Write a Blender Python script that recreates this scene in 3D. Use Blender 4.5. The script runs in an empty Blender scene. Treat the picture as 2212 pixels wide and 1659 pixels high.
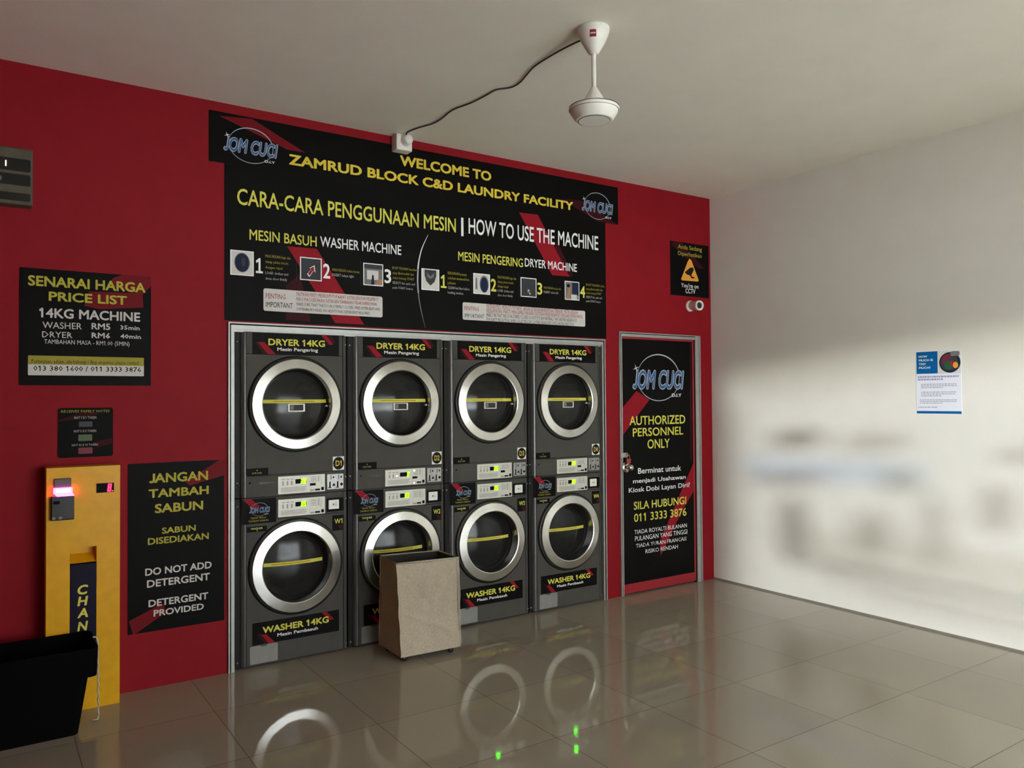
import bpy, bmesh, math, random
from mathutils import Vector, Matrix
random.seed(7)
PI = math.pi
scene = bpy.context.scene
COL = scene.collection

# ------------------------------------------------------------------ camera
cam_d = bpy.data.cameras.new('camera')
cam = bpy.data.objects.new('camera', cam_d)
COL.objects.link(cam)
scene.camera = cam
CAM = dict(f=1695.2, yaw=0.59173, pitch=0.01921, roll=-0.0071, loc=(-5.12144, -4.58204, 1.52728))
cam_d.sensor_fit = 'HORIZONTAL'
cam_d.sensor_width = 36.0
cam_d.lens = CAM['f'] / 2212 * 36.0
cam_d.clip_start = 0.05
cam_d.clip_end = 300
_y, _p, _r = CAM['yaw'], CAM['pitch'], CAM['roll']
_f = Vector((math.sin(_y) * math.cos(_p), math.cos(_y) * math.cos(_p), math.sin(_p)))
_ri = Vector((math.cos(_y), -math.sin(_y), 0))
_u = _ri.cross(_f)
_ri, _u = math.cos(_r) * _ri + math.sin(_r) * _u, -math.sin(_r) * _ri + math.cos(_r) * _u
_m = Matrix((_ri, _u, -_f)).transposed().to_4x4()
_m.translation = CAM['loc']
cam.matrix_world = _m

# ------------------------------------------------------------------ light and exposure
vs = scene.view_settings
vs.view_transform = 'Standard'
vs.look = 'None'
vs.gamma = 1.0
vs.use_curve_mapping = False
vs.exposure = 1.43
scene.cycles.use_denoising = True
scene.cycles.max_bounces = 10
scene.cycles.diffuse_bounces = 6
scene.cycles.glossy_bounces = 5
scene.cycles.transparent_max_bounces = 8
scene.cycles.caustics_reflective = False
scene.cycles.caustics_refractive = False

SKY = 9.0
world = bpy.data.worlds.new('bright_street')
scene.world = world
world.use_nodes = True
wt = world.node_tree
wt.nodes.clear()
wo = wt.nodes.new('ShaderNodeOutputWorld')
wb = wt.nodes.new('ShaderNodeBackground')
wc = wt.nodes.new('ShaderNodeTexCoord')
wx = wt.nodes.new('ShaderNodeSeparateXYZ')
wr = wt.nodes.new('ShaderNodeValToRGB')
# pale sunlit paving below the horizon, hazy sky above it
GROUND, SKYC = 1.0, 0.50
e = wr.color_ramp.elements
e[0].position, e[0].color = 0.0, (GROUND * 0.96, GROUND * 1.02, GROUND * 1.06, 1)
e[1].position, e[1].color = 1.0, (SKYC * 0.93, SKYC, SKYC * 1.10, 1)
GL = (GROUND * 0.96, GROUND * 1.02, GROUND * 1.06, 1)
SL = (SKYC * 0.95, SKYC, SKYC * 1.08, 1)
BAND = (0.45, 0.47, 0.47, 1)                              # shaded house fronts and trees along the horizon
for pos, colr in ((0.470, GL), (0.490, BAND), (0.545, BAND), (0.570, SL)):
    k = e.new(pos)
    k.color = colr
wm = wt.nodes.new('ShaderNodeMath')
wm.operation = 'MULTIPLY_ADD'
wm.inputs[1].default_value = 0.5
wm.inputs[2].default_value = 0.5
wt.links.new(wc.outputs['Generated'], wx.inputs[0])
wt.links.new(wx.outputs['Z'], wm.inputs[0])
wt.links.new(wm.outputs[0], wr.inputs[0])
wt.links.new(wr.outputs[0], wb.inputs['Color'])
wb.inputs['Strength'].default_value = SKY
wt.links.new(wb.outputs[0], wo.inputs[0])

sun_d = bpy.data.lights.new('low_sun', 'SUN')
sun_d.energy = 1.62
sun_d.angle = math.radians(1.6)
sun_d.color = (0.95, 1.0, 1.03)
sun = bpy.data.objects.new('low_sun', sun_d)
COL.objects.link(sun)
SUN_DIR = Vector((0.512, 0.855, -0.085)).normalized()      # travels into the shop through the open front
sun.rotation_euler = SUN_DIR.to_track_quat('-Z', 'Y').to_euler()
sun.location = (-8, -14, 4)


# ------------------------------------------------------------------ materials
def lin(c):
    return tuple((x / 12.92 if x <= 0.04045 else ((x + 0.055) / 1.055) ** 2.4) for x in (v / 255.0 for v in c))


MATS = {}


def mat(name, rgb, rough=0.5, metal=0.0, noise=0.06, nscale=30.0, bump=0.0, bscale=200.0, spec=0.5, emit=None, estr=0.0, coat=0.0):
    """Principled material whose colour carries a slight procedural mottle (and bump)."""
    if name in MATS:
        return MATS[name]
    m = bpy.data.materials.new(name)
    m.use_nodes = True
    nt = m.node_tree
    b = nt.nodes['Principled BSDF']
    b.inputs['Roughness'].default_value = rough
    b.inputs['Metallic'].default_value = metal
    b.inputs['Specular IOR Level'].default_value = spec
    b.inputs['Coat Weight'].default_value = coat
    c = lin(rgb)
    tc = nt.nodes.new('ShaderNodeTexCoord')
    n = nt.nodes.new('ShaderNodeTexNoise')
    n.inputs['Scale'].default_value = nscale
    n.inputs['Detail'].default_value = 3
    nt.links.new(tc.outputs['Object'], n.inputs['Vector'])
    r = nt.nodes.new('ShaderNodeValToRGB')
    r.color_ramp.elements[0].position = 0.3
    r.color_ramp.elements[1].position = 0.7
    r.color_ramp.elements[0].color = (*[x * (1 - noise) for x in c], 1)
    r.color_ramp.elements[1].color = (*[min(1, x * (1 + noise)) for x in c], 1)
    nt.links.new(n.outputs['Fac'], r.inputs[0])
    nt.links.new(r.outputs[0], b.inputs['Base Color'])
    if bump:
        n2 = nt.nodes.new('ShaderNodeTexNoise')
        n2.inputs['Scale'].default_value = bscale
        n2.inputs['Detail'].default_value = 4
        nt.links.new(tc.outputs['Object'], n2.inputs['Vector'])
        bp = nt.nodes.new('ShaderNodeBump')
        bp.inputs['Strength'].default_value = bump
        bp.inputs['Distance'].default_value = 0.002
        nt.links.new(n2.outputs['Fac'], bp.inputs['Height'])
        nt.links.new(bp.outputs[0], b.inputs['Normal'])
    if emit:
        b.inputs['Emission Color'].default_value = (*lin(emit), 1)
        b.inputs['Emission Strength'].default_value = estr
    MATS[name] = m
    return m


def floor_material():
    m = bpy.data.materials.new('polished_tile')
    m.use_nodes = True
    nt = m.node_tree
    b = nt.nodes['Principled BSDF']
    tc = nt.nodes.new('ShaderNodeTexCoord')
    mp = nt.nodes.new('ShaderNodeMapping')
    mp.inputs['Location'].default_value = (0.57441, 0.52743, 0)
    nt.links.new(tc.outputs['Object'], mp.inputs['Vector'])
    br = nt.nodes.new('ShaderNodeTexBrick')
    br.offset = 0.0
    br.squash = 1.0
    br.inputs['Scale'].default_value = 1.0
    br.inputs['Brick Width'].default_value = 0.6
    br.inputs['Row Height'].default_value = 0.6
    br.inputs['Mortar Size'].default_value = 0.0017
    br.inputs['Mortar Smooth'].default_value = 0.1
    br.inputs['Bias'].default_value = 0.0
    br.inputs['Color1'].default_value = (*lin((166, 156, 137)), 1)
    br.inputs['Color2'].default_value = (*lin((159, 149, 131)), 1)
    br.inputs['Mortar'].default_value = (*lin((66, 56, 44)), 1)
    nt.links.new(mp.outputs[0], br.inputs['Vector'])
    n = nt.nodes.new('ShaderNodeTexNoise')
    n.inputs['Scale'].default_value = 160
    n.inputs['Detail'].default_value = 4
    nt.links.new(tc.outputs['Object'], n.inputs['Vector'])
    mx = nt.nodes.new('ShaderNodeMix')
    mx.data_type = 'RGBA'
    mx.blend_type = 'MULTIPLY'
    mx.inputs['Factor'].default_value = 0.16
    nt.links.new(br.outputs['Color'], mx.inputs['A'])
    nt.links.new(n.outputs['Fac'], mx.inputs['B'])
    nt.links.new(mx.outputs['Result'], b.inputs['Base Color'])
    rr = nt.nodes.new('ShaderNodeMath')
    rr.operation = 'MULTIPLY_ADD'
    rr.inputs[1].default_value = 0.5
    rr.inputs[2].default_value = 0.05
    nt.links.new(br.outputs['Fac'], rr.inputs[0])
    nt.links.new(rr.outputs[0], b.inputs['Roughness'])
    b.inputs['Specular IOR Level'].default_value = 0.42
    n3 = nt.nodes.new('ShaderNodeTexNoise')
    n3.inputs['Scale'].default_value = 5
    nt.links.new(tc.outputs['Object'], n3.inputs['Vector'])
    bp = nt.nodes.new('ShaderNodeBump')
    bp.inputs['Strength'].default_value = 0.06
    bp.inputs['Distance'].default_value = 0.01
    nt.links.new(n3.outputs['Fac'], bp.inputs['Height'])
    nt.links.new(bp.outputs[0], b.inputs['Normal'])
    return m


def glass_material():
    """Smoked door glass: dark see-through tint with a clear-coat reflection."""
    m = bpy.data.materials.new('smoked_glass')
    m.use_nodes = True
    nt = m.node_tree
    nt.nodes.clear()
    o = nt.nodes.new('ShaderNodeOutputMaterial')
    t = nt.nodes.new('ShaderNodeBsdfTransparent')
    t.inputs['Color'].default_value = (0.5, 0.5, 0.48, 1)
    g = nt.nodes.new('ShaderNodeBsdfGlossy')
    g.inputs['Roughness'].default_value = 0.14
    g.inputs['Color'].default_value = (0.4, 0.4, 0.4, 1)
    d = nt.nodes.new('ShaderNodeBsdfDiffuse')
    d.inputs['Color'].default_value = (0.035, 0.035, 0.033, 1)
    f = nt.nodes.new('ShaderNodeFresnel')
    f.inputs['IOR'].default_value = 1.55
    m1 = nt.nodes.new('ShaderNodeMixShader')
    m1.inputs[0].default_value = 0.45
    nt.links.new(t.outputs[0], m1.inputs[1])
    nt.links.new(d.outputs[0], m1.inputs[2])
    m2 = nt.nodes.new('ShaderNodeMixShader')
    nt.links.new(f.outputs[0], m2.inputs[0])
    nt.links.new(m1.outputs[0], m2.inputs[1])
    nt.links.new(g.outputs[0], m2.inputs[2])
    nt.links.new(m2.outputs[0], o.inputs[0])
    return m


def film(name, col, shiny=False):
    if name in MATS:
        return MATS[name]
    m = bpy.data.materials.new(name)
    m.use_nodes = True
    nt = m.node_tree
    nt.nodes.clear()
    o = nt.nodes.new('ShaderNodeOutputMaterial')
    t = nt.nodes.new('ShaderNodeBsdfTransparent')
    t.inputs['Color'].default_value = (*col, 1)
    if shiny:
        g = nt.nodes.new('ShaderNodeBsdfGlossy')
        g.inputs['Roughness'].default_value = 0.02
        mx = nt.nodes.new('ShaderNodeMixShader')
        mx.inputs[0].default_value = 0.04
        nt.links.new(t.outputs[0], mx.inputs[1])
        nt.links.new(g.outputs[0], mx.inputs[2])
        nt.links.new(mx.outputs[0], o.inputs[0])
    else:
        nt.links.new(t.outputs[0], o.inputs[0])
    MATS[name] = m
    return m


def fabric_material():
    m = mat('linen_canvas', (188, 175, 153), rough=0.9, noise=0.10, nscale=90, bump=0.5, bscale=420, spec=0.15)
    nt = m.node_tree
    b = nt.nodes['Principled BSDF']
    tc = nt.nodes.new('ShaderNodeTexCoord')
    w = nt.nodes.new('ShaderNodeTexWave')
    w.bands_direction = 'Z'
    w.inputs['Scale'].default_value = 160
    w.inputs['Distortion'].default_value = 3
    nt.links.new(tc.outputs['Object'], w.inputs['Vector'])
    mx = nt.nodes.new('ShaderNodeMix')
    mx.data_type = 'RGBA'
    mx.blend_type = 'MULTIPLY'
    mx.inputs['Factor'].default_value = 0.22
    src = b.inputs['Base Color'].links[0].from_socket
    nt.links.new(src, mx.inputs['A'])
    nt.links.new(w.outputs['Color'], mx.inputs['B'])
    nt.links.new(mx.outputs['Result'], b.inputs['Base Color'])
    return m


M_RED = mat('red_wall_paint', (136, 20, 29), rough=0.6, noise=0.05, nscale=6, bump=0.25, bscale=120, spec=0.12)
M_WHITE = mat('white_wall_paint', (222, 218, 208), rough=0.6, noise=0.02, nscale=5, bump=0.3, bscale=150, spec=0.3)
M_CEIL = mat('ceiling_paint', (235, 231, 219), rough=0.8, noise=0.02, nscale=4, bump=0.35, bscale=170, spec=0.2)
M_FLOOR = floor_material()
M_CONC = mat('grey_concrete', (112, 110, 105), rough=0.9, noise=0.1)
M_ASPH = mat('asphalt', (96, 95, 92), rough=0.95, noise=0.15)
M_ALU = mat('aluminium', (168, 168, 162), rough=0.45, metal=0.35, noise=0.06, nscale=20)
M_BLK = mat('black_gap', (12, 12, 12), rough=0.6, spec=0.08)
M_BODY = mat('charcoal_enamel', (77, 76, 71), rough=0.5, noise=0.05, nscale=12, bump=0.06, bscale=300, spec=0.06)
M_POST = mat('glossy_charcoal_post', (74, 74, 70), rough=0.22, noise=0.04, nscale=12, spec=0.5)
M_FLANGE = mat('dark_flange', (36, 35, 33), rough=0.5, noise=0.06, spec=0.1)
M_BODYD = mat('dark_enamel', (60, 60, 58), rough=0.5, noise=0.06)
M_STEEL = mat('brushed_steel', (186, 184, 177), rough=0.22, metal=1.0, noise=0.14, nscale=9, bump=0.08, bscale=60)
M_RUBBER = mat('black_rubber', (14, 14, 13), rough=0.5, noise=0.1)
M_GLASS = glass_material()
M_DRUM = mat('drum_steel', (120, 120, 116), rough=0.4, metal=0.7, noise=0.15, nscale=18)
M_PLATE = mat('silver_fascia', (205, 202, 190), rough=0.45, metal=0.15, noise=0.03)
M_PLATE2 = mat('silver_fascia_print', (150, 148, 138), rough=0.5, noise=0.05)
M_COIN = mat('grey_cast_metal', (150, 149, 144), rough=0.4, metal=0.5, noise=0.08)
M_WHITE_PL = mat('white_plastic', (232, 230, 220), rough=0.35, noise=0.02)
M_GREY_PL = mat('grey_plastic', (98, 97, 93), rough=0.45, noise=0.05)
M_PATCH = mat('grey_access_cover', (128, 127, 120), rough=0.5, noise=0.05)
M_LIME = mat('lime_display', (200, 255, 20), rough=0.4, emit=(86, 255, 0), estr=5.0)
M_LED_GLINT = mat('white_led_and_glint', (255, 255, 250), rough=0.4, emit=(255, 255, 245), estr=1.2)  # dryer panel lamps, and the painted glint on the wall box
M_MAG = mat('magenta_light', (255, 90, 255), rough=0.4, emit=(255, 70, 245), estr=4.0)
M_MAGHOT = mat('pink_light_core', (255, 200, 255), rough=0.4, emit=(255, 190, 250), estr=6.0)
M_REDLED = mat('red_display', (255, 20, 50), rough=0.4, emit=(255, 15, 45), estr=6.0)
M_YEL = mat('yellow_cabinet_paint', (222, 164, 18), rough=0.35, spec=0.25, noise=0.05, nscale=20, bump=0.1, bscale=140)
M_NAVY = mat('navy_panel', (24, 22, 42), rough=0.5, noise=0.06, spec=0.1)
M_BIN = mat('black_bin_plastic', (7, 7, 7), rough=0.6, noise=0.08, spec=0.03)
M_CORD = mat('dark_cable_sheath', (70, 62, 54), rough=0.6)
M_WCORD = mat('pale_cord', (190, 180, 165), rough=0.8, noise=0.2, nscale=300)
M_LINEN = fabric_material()
M_LINER = mat('dark_lining', (52, 50, 45), rough=0.9, noise=0.1)
M_BRASS = mat('brass', (200, 160, 90), rough=0.3, metal=0.9)
M_PADRED = mat('red_padlock_body', (150, 40, 46), rough=0.4)
M_CHROME = mat('chrome_knob', (190, 180, 170), rough=0.12, metal=1.0)
M_BOXG = mat('olive_grey_metal', (84, 78, 64), rough=0.5, noise=0.1, spec=0.2)
M_SMOKE = mat('dark_glossy_cover', (20, 20, 18), rough=0.25, noise=0.2, nscale=8)
SIGN = dict(rough=0.5, noise=0.03, spec=0.06)
INK = {
    'pan0': mat('sign_black', (14, 13, 12), **SIGN),
    'red': mat('print_red', (144, 26, 37), **SIGN),
    'mred': mat('print_dull_red', (112, 24, 30), **SIGN),
    'yelD': mat('print_dull_lemon', (180, 172, 68), **SIGN),
    'whiD': mat('print_off_white', (206, 201, 195), **SIGN),
    'dred': mat('print_dark_red', (58, 18, 22), **SIGN),
    'yel': mat('print_gold', (222, 196, 70), **SIGN),
    'yel2': mat('print_lemon', (216, 209, 90), **SIGN),
    'whi': mat('print_white', (238, 238, 234), **SIGN),
    'yelS': mat('print_olive', (158, 148, 60), **SIGN),
    'whiS': mat('print_light_grey', (186, 186, 180), **SIGN),
    'blk': mat('print_black', (30, 28, 28), **SIGN),
    'maroon': mat('print_maroon', (150, 44, 58), **SIGN),
    'pan': mat('print_panel', (208, 204, 198), **SIGN),
    'blu': mat('print_blue', (66, 98, 146), **SIGN),
    'sil': mat('print_silver', (176, 184, 192), **SIGN),
    'ora': mat('print_orange', (224, 156, 60), **SIGN),
    'navy': mat('print_navy', (36, 44, 66), **SIGN),
    'skin': mat('print_tan', (170, 128, 100), **SIGN),
    'gry': mat('print_grey', (120, 120, 116), **SIGN),
    'dgry': mat('print_dark_grey', (62, 64, 66), **SIGN),
    'bluN': mat('note_blue', (78, 78, 88), **SIGN),
    'grnN': mat('note_green', (92, 110, 84), **SIGN),
    'rosN': mat('note_rose', (128, 70, 78), **SIGN),
    'pblu': mat('poster_blue', (14, 92, 150), **SIGN),
    'ppap': mat('poster_paper', (222, 222, 232), rough=0.6, noise=0.02),
    'ptxt': mat('poster_body_print', (168, 168, 178), **SIGN),
    'ptx2': mat('poster_heading_print', (140, 148, 176), **SIGN),
    'ppnk': mat('poster_dark_pink', (110, 50, 66), **SIGN),
    'pgrn': mat('poster_green', (46, 90, 66), **SIGN),
}


# ------------------------------------------------------------------ mesh building
_GLYPH = {}
_dg = None


def glyphs(s, res):
    """Flat mesh of one line of lettering: vertices and faces in the font's own plane."""
    k = (s, res)
    if k in _GLYPH:
        return _GLYPH[k]
    if 'J' in s:                                               # a J that stands on the baseline
        i = s.index('J')
        full = s.replace('J', 'L')
        xr = span(full[:i + 1], res)[1]
        a, b = span('L', res)
        xl = xr - (b - a)
        (vl, fl), (vr, fr) = glyphs(s[:i], res) if s[:i].strip() else ([], []), glyphs(s[i + 1:], res) if s[i + 1:].strip() else ([], [])
        dx = span(full, res)[1] - max(p[0] for p in vr) if vr else 0
        t, h, w = 0.105, cap_height(), xr - xl
        r = w * 0.5
        out = [(xr, h)] + [(xl + r + r * math.cos(q), r + r * math.sin(q)) for q in (-PI * n / 8 for n in range(0, 7))]
        inn = [(xr - t, h)] + [(xl + r + (r - t) * math.cos(q), r + (r - t) * math.sin(q)) for q in (-PI * n / 8 for n in range(0, 7))]
        vs_ = list(vl)
        fs = list(fl)
        n0 = len(vs_)
        vs_ += out + inn
        m = len(out)
        fs += [(n0 + j + 1, n0 + j, n0 + m + j, n0 + m + j + 1) for j in range(m - 1)]
        n0 = len(vs_)
        vs_ += [(x + dx, y) for x, y in vr]
        fs += [tuple(q + n0 for q in f) for f in fr]
        _GLYPH[k] = (vs_, fs)
        return _GLYPH[k]
    cu = bpy.data.curves.new('lettering', 'FONT')
    cu.body = s
    cu.resolution_u = res
    cu.fill_mode = 'FRONT'
    ob = bpy.data.objects.new('lettering', cu)
    COL.objects.link(ob)
    dg = bpy.context.evaluated_depsgraph_get()
    dg.update()
    me = bpy.data.meshes.new_from_object(ob.evaluated_get(dg))
    vs_ = [(v.co.x, v.co.y) for v in me.vertices]
    fs = [tuple(p.vertices) for p in me.polygons]
    bpy.data.objects.remove(ob)
    bpy.data.curves.remove(cu)
    bpy.data.meshes.remove(me)
    if '1' in s and s != '1':                                  # give the figure one its flag
        a, b = span('1', res)
        tp = cap_height()
        for i, ch in enumerate(s):
            if ch == '1':
                xr = max(p[0] for p in vs_) if i == len(s) - 1 else span(s[:i + 1], res)[1]
                xl, n0 = xr - (b - a) * 0.7, len(vs_)
                vs_ = vs_ + [(xl, tp), (xl - 0.17, tp - 0.12), (xl - 0.13, tp - 0.22), (xl, tp - 0.15)]
                fs = fs + [(n0, n0 + 1, n0 + 2, n0 + 3)]
    _GLYPH[k] = (vs_, fs)
    return _GLYPH[k]


def span(s, res):
    v, _ = glyphs(s, res)
    return min(p[0] for p in v), max(p[0] for p in v)


def cap_height():
    v, _ = glyphs('H', 2)
    return max(y for _, y in v)


def clip(poly, x0, z0, x1, z1):
    for ax, lim, sgn in ((0, x0, 1), (0, x1, -1), (1, z0, 1), (1, z1, -1)):
        out = []
        for i in range(len(poly)):
            a, b = poly[i - 1], poly[i]
            ia, ib = (a[ax] - lim) * sgn >= 0, (b[ax] - lim) * sgn >= 0
            if ia != ib:
                t = (lim - a[ax]) / (b[ax] - a[ax])
                out.append((a[0] + t * (b[0] - a[0]), a[1] + t * (b[1] - a[1])))
            if ib:
                out.append(b)
        poly = out
        if not poly:
            break
    return poly


class MB:
    """Collects shapes into one mesh object."""

    def __init__(self):
        self.bm = bmesh.new()
        self.mats = []

    def mi(self, m):
        if m not in self.mats:
            self.mats.append(m)
        return self.mats.index(m)

    def _merge(self, tb, m, smooth):
        i = self.mi(m)
        for f in tb.faces:
            f.material_index = i
            f.smooth = smooth
        me = bpy.data.meshes.new('tmp')
        tb.to_mesh(me)
        tb.free()
        self.bm.from_mesh(me)
        bpy.data.meshes.remove(me)
        return self

    def box(self, x0, x1, y0, y1, z0, z1, m, bev=0.0, seg=2):
        tb = bmesh.new()
        bmesh.ops.create_cube(tb, size=1)
        for v in tb.verts:
            v.co = Vector(((x0 + x1) / 2 + v.co.x * (x1 - x0), (y0 + y1) / 2 + v.co.y * (y1 - y0), (z0 + z1) / 2 + v.co.z * (z1 - z0)))
        if bev:
            bmesh.ops.bevel(tb, geom=list(tb.edges), offset=bev, segments=seg, profile=0.5, affect='EDGES')
        return self._merge(tb, m, False)

    def mesh(self, verts, faces, m, smooth=False):
        tb = bmesh.new()
        vv = [tb.verts.new(v) for v in verts]
        for f in faces:
            try:
                tb.faces.new([vv[i] for i in f])
            except ValueError:
                pass
        return self._merge(tb, m, smooth)

    def plate(self, pts, y, m, y2=None):
        """Flat shape in the x-z plane facing -y (optionally with thickness back to y2)."""
        n = len(pts)
        area = sum(pts[i - 1][0] * pts[i][1] - pts[i][0] * pts[i - 1][1] for i in range(n))
        if area < 0:
            pts = pts[::-1]
        if y2 is None:
            return self.mesh([(x, y, z) for x, z in pts], [tuple(range(n))], m)
        v = [(x, y, z) for x, z in pts] + [(x, y2, z) for x, z in pts]
        f = [tuple(range(n)), tuple(range(2 * n - 1, n - 1, -1))] + [(i, n + i, n + (i + 1) % n, (i + 1) % n) for i in range(n)]
        return self.mesh(v, f, m)

    def rect(self, x0, z0, x1, z1, y, m, y2=None):
        return self.plate([(x0, z0), (x1, z0), (x1, z1), (x0, z1)], y, m, y2)

    def rrect(self, x0, z0, x1, z1, r, y, m, y2=None):
        p = []
        for cx, cz, a0 in ((x1 - r, z1 - r, 0), (x0 + r, z1 - r, 90), (x0 + r, z0 + r, 180), (x1 - r, z0 + r, 270)):
            for k in range(5):
                a = math.radians(a0 + k * 22.5)
                p.append((cx + r * math.cos(a), cz + r * math.sin(a)))
        return self.plate(p, y, m, y2)

    def disc(self, cx, cz, rx, rz, y, m, n=32, y2=None):
        return self.plate([(cx + rx * math.cos(2 * PI * i / n), cz + rz * math.sin(2 * PI * i / n)) for i in range(n)], y, m, y2)

    def prism_z(self, pts, z0, z1, m):
        n = len(pts)
        area = sum(pts[i - 1][0] * pts[i][1] - pts[i][0] * pts[i - 1][1] for i in range(n))
        if area < 0:
            pts = pts[::-1]
        v = [(x, y, z0) for x, y in pts] + [(x, y, z1) for x, y in pts]
        f = [tuple(range(n - 1, -1, -1)), tuple(range(n, 2 * n))] + [(i, (i + 1) % n, n + (i + 1) % n, n + i) for i in range(n)]
        return self.mesh(v, f, m)

    def lathe(self, prof, c, axis, m, seg=48, smooth=True, a0=0.0, a1=2 * PI):
        """prof = (radius, offset along the axis). axis 'z' or 'y' (offset measured along +axis)."""
        full = abs(a1 - a0 - 2 * PI) < 1e-6
        cnt = seg if full else seg + 1
        v, f = [], []
        for r, h in prof:
            for k in range(cnt):
                a = a0 + (a1 - a0) * k / seg
                p = (r * math.cos(a), r * math.sin(a))
                v.append((c[0] + p[0], c[1] + p[1], c[2] + h) if axis == 'z' else (c[0] + p[0], c[1] + h, c[2] + p[1]))
        for j in range(len(prof) - 1):
            for k in range(seg):
                k2 = (k + 1) % cnt
                q = (j * cnt + k, j * cnt + k2, (j + 1) * cnt + k2, (j + 1) * cnt + k)
                f.append(q)
        tb = bmesh.new()
        vv = [tb.verts.new(p) for p in v]
        for q in f:
            try:
                tb.faces.new([vv[i] for i in q])
            except ValueError:
                pass
        bmesh.ops.remove_doubles(tb, verts=tb.verts[:], dist=1e-6)
        bmesh.ops.recalc_face_normals(tb, faces=tb.faces[:])
        i = self.mi(m)
        for fc in tb.faces:
            fc.material_index = i
            fc.smooth = smooth
        me = bpy.data.meshes.new('tmp')
        tb.to_mesh(me)
        tb.free()
        self.bm.from_mesh(me)
        bpy.data.meshes.remove(me)
        return self

    def tube(self, pts, r, m, seg=8, closed=False):
        P = [Vector(p) for p in pts]
        n = len(P)
        v, f = [], []
        up = Vector((0.13, 0.31, 0.94))
        for i, p in enumerate(P):
            a = P[i - 1] if (i or closed) else p
            b = P[(i + 1) % n] if (i < n - 1 or closed) else p
            t = (b - a).normalized()
            s = t.cross(up)
            if s.length < 1e-3:
                s = t.cross(Vector((1, 0, 0)))
            s.normalize()
            w = s.cross(t)
            rr = r[i] if isinstance(r, (list, tuple)) else r
            for k in range(seg):
                an = 2 * PI * k / seg
                v.append(tuple(p + rr * (math.cos(an) * s + math.sin(an) * w)))
        for i in range(n if closed else n - 1):
            j = (i + 1) % n
            for k in range(seg):
                k2 = (k + 1) % seg
                f.append((i * seg + k, i * seg + k2, j * seg + k2, j * seg + k))
        if not closed:
            f.append(tuple(range(seg - 1, -1, -1)))
            f.append(tuple((n - 1) * seg + k for k in range(seg)))
        tb = bmesh.new()
        vv = [tb.verts.new(p) for p in v]
        for q in f:
            tb.faces.new([vv[i] for i in q])
        bmesh.ops.recalc_face_normals(tb, faces=tb.faces[:])
        return self._merge(tb, m, True)

    def text(self, s, x0, z0, x1, z1, y, m, wt=0.02, shear=0.0, res=3):
        """One line of lettering: x0..x1 wide, baseline z0, capital height z1, facing -y."""
        if s == '1':
            w, h = x1 - x0, z1 - z0
            q = [(0.38, 0.14), (0.38, 0.76), (0.06, 0.66), (0.0, 0.80), (0.46, 1.0), (0.66, 1.0), (0.66, 0.14), (1.0, 0.14), (1.0, 0.0), (0.0, 0.0), (0.0, 0.14)]
            return self.plate([(x0 + a * w, z0 + c * h) for a, c in q], y, m)
        v, f = glyphs(s, res)
        if not v:
            return self
        v = [(a + shear * c, c) for a, c in v]
        xa, xb = min(p[0] for p in v), max(p[0] for p in v)
        wd = wt if wt >= 0.008 else 0.0
        sx = (x1 - x0) / (xb - xa + 2 * wd)
        sz = (z1 - z0) / (cap_height() + 2 * wd)
        q = [(x0 + (a - xa + wd) * sx, z0 + (c + wd) * sz) for a, c in v]
        n = 8 if wd > 0.03 else (6 if wd else 1)               # heavier strokes: the same outline struck around a small circle
        for i in range(n):
            dx, dz = (wd * sx * math.cos(2 * PI * (i + 0.5) / n), wd * sz * math.sin(2 * PI * (i + 0.5) / n)) if wd else (0, 0)
            self.mesh([(a + dx, y - 0.000012 * i, c + dz) for a, c in q], f, m)
        return self

    def build(self, name, parent=None, origin=None, at=None):
        """origin: the point of the mesh's coordinates that becomes the object's own origin."""
        me = bpy.data.meshes.new(name)
        if origin is not None:
            bmesh.ops.translate(self.bm, verts=self.bm.verts[:], vec=-Vector(origin))
        self.bm.to_mesh(me)
        self.bm.free()
        for m in self.mats:
            me.materials.append(m)
        o = bpy.data.objects.new(name, me)
        COL.objects.link(o)
        if parent is not None:
            o.parent = parent
        if at is not None:
            o.location = at
        elif origin is not None and parent is None:
            o.location = origin
        return o


def tag(o, label=None, cat=None, group=None, kind=None):
    for k, v in (('label', label), ('category', cat), ('group', group), ('kind', kind)):
        if v:
            o[k] = v
    return o


def thing(name, label, cat, loc, group=None):
    o = bpy.data.objects.new(name, None)
    COL.objects.link(o)
    o.location = loc
    o.empty_display_size = 0.05
    return tag(o, label, cat, group)


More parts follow.
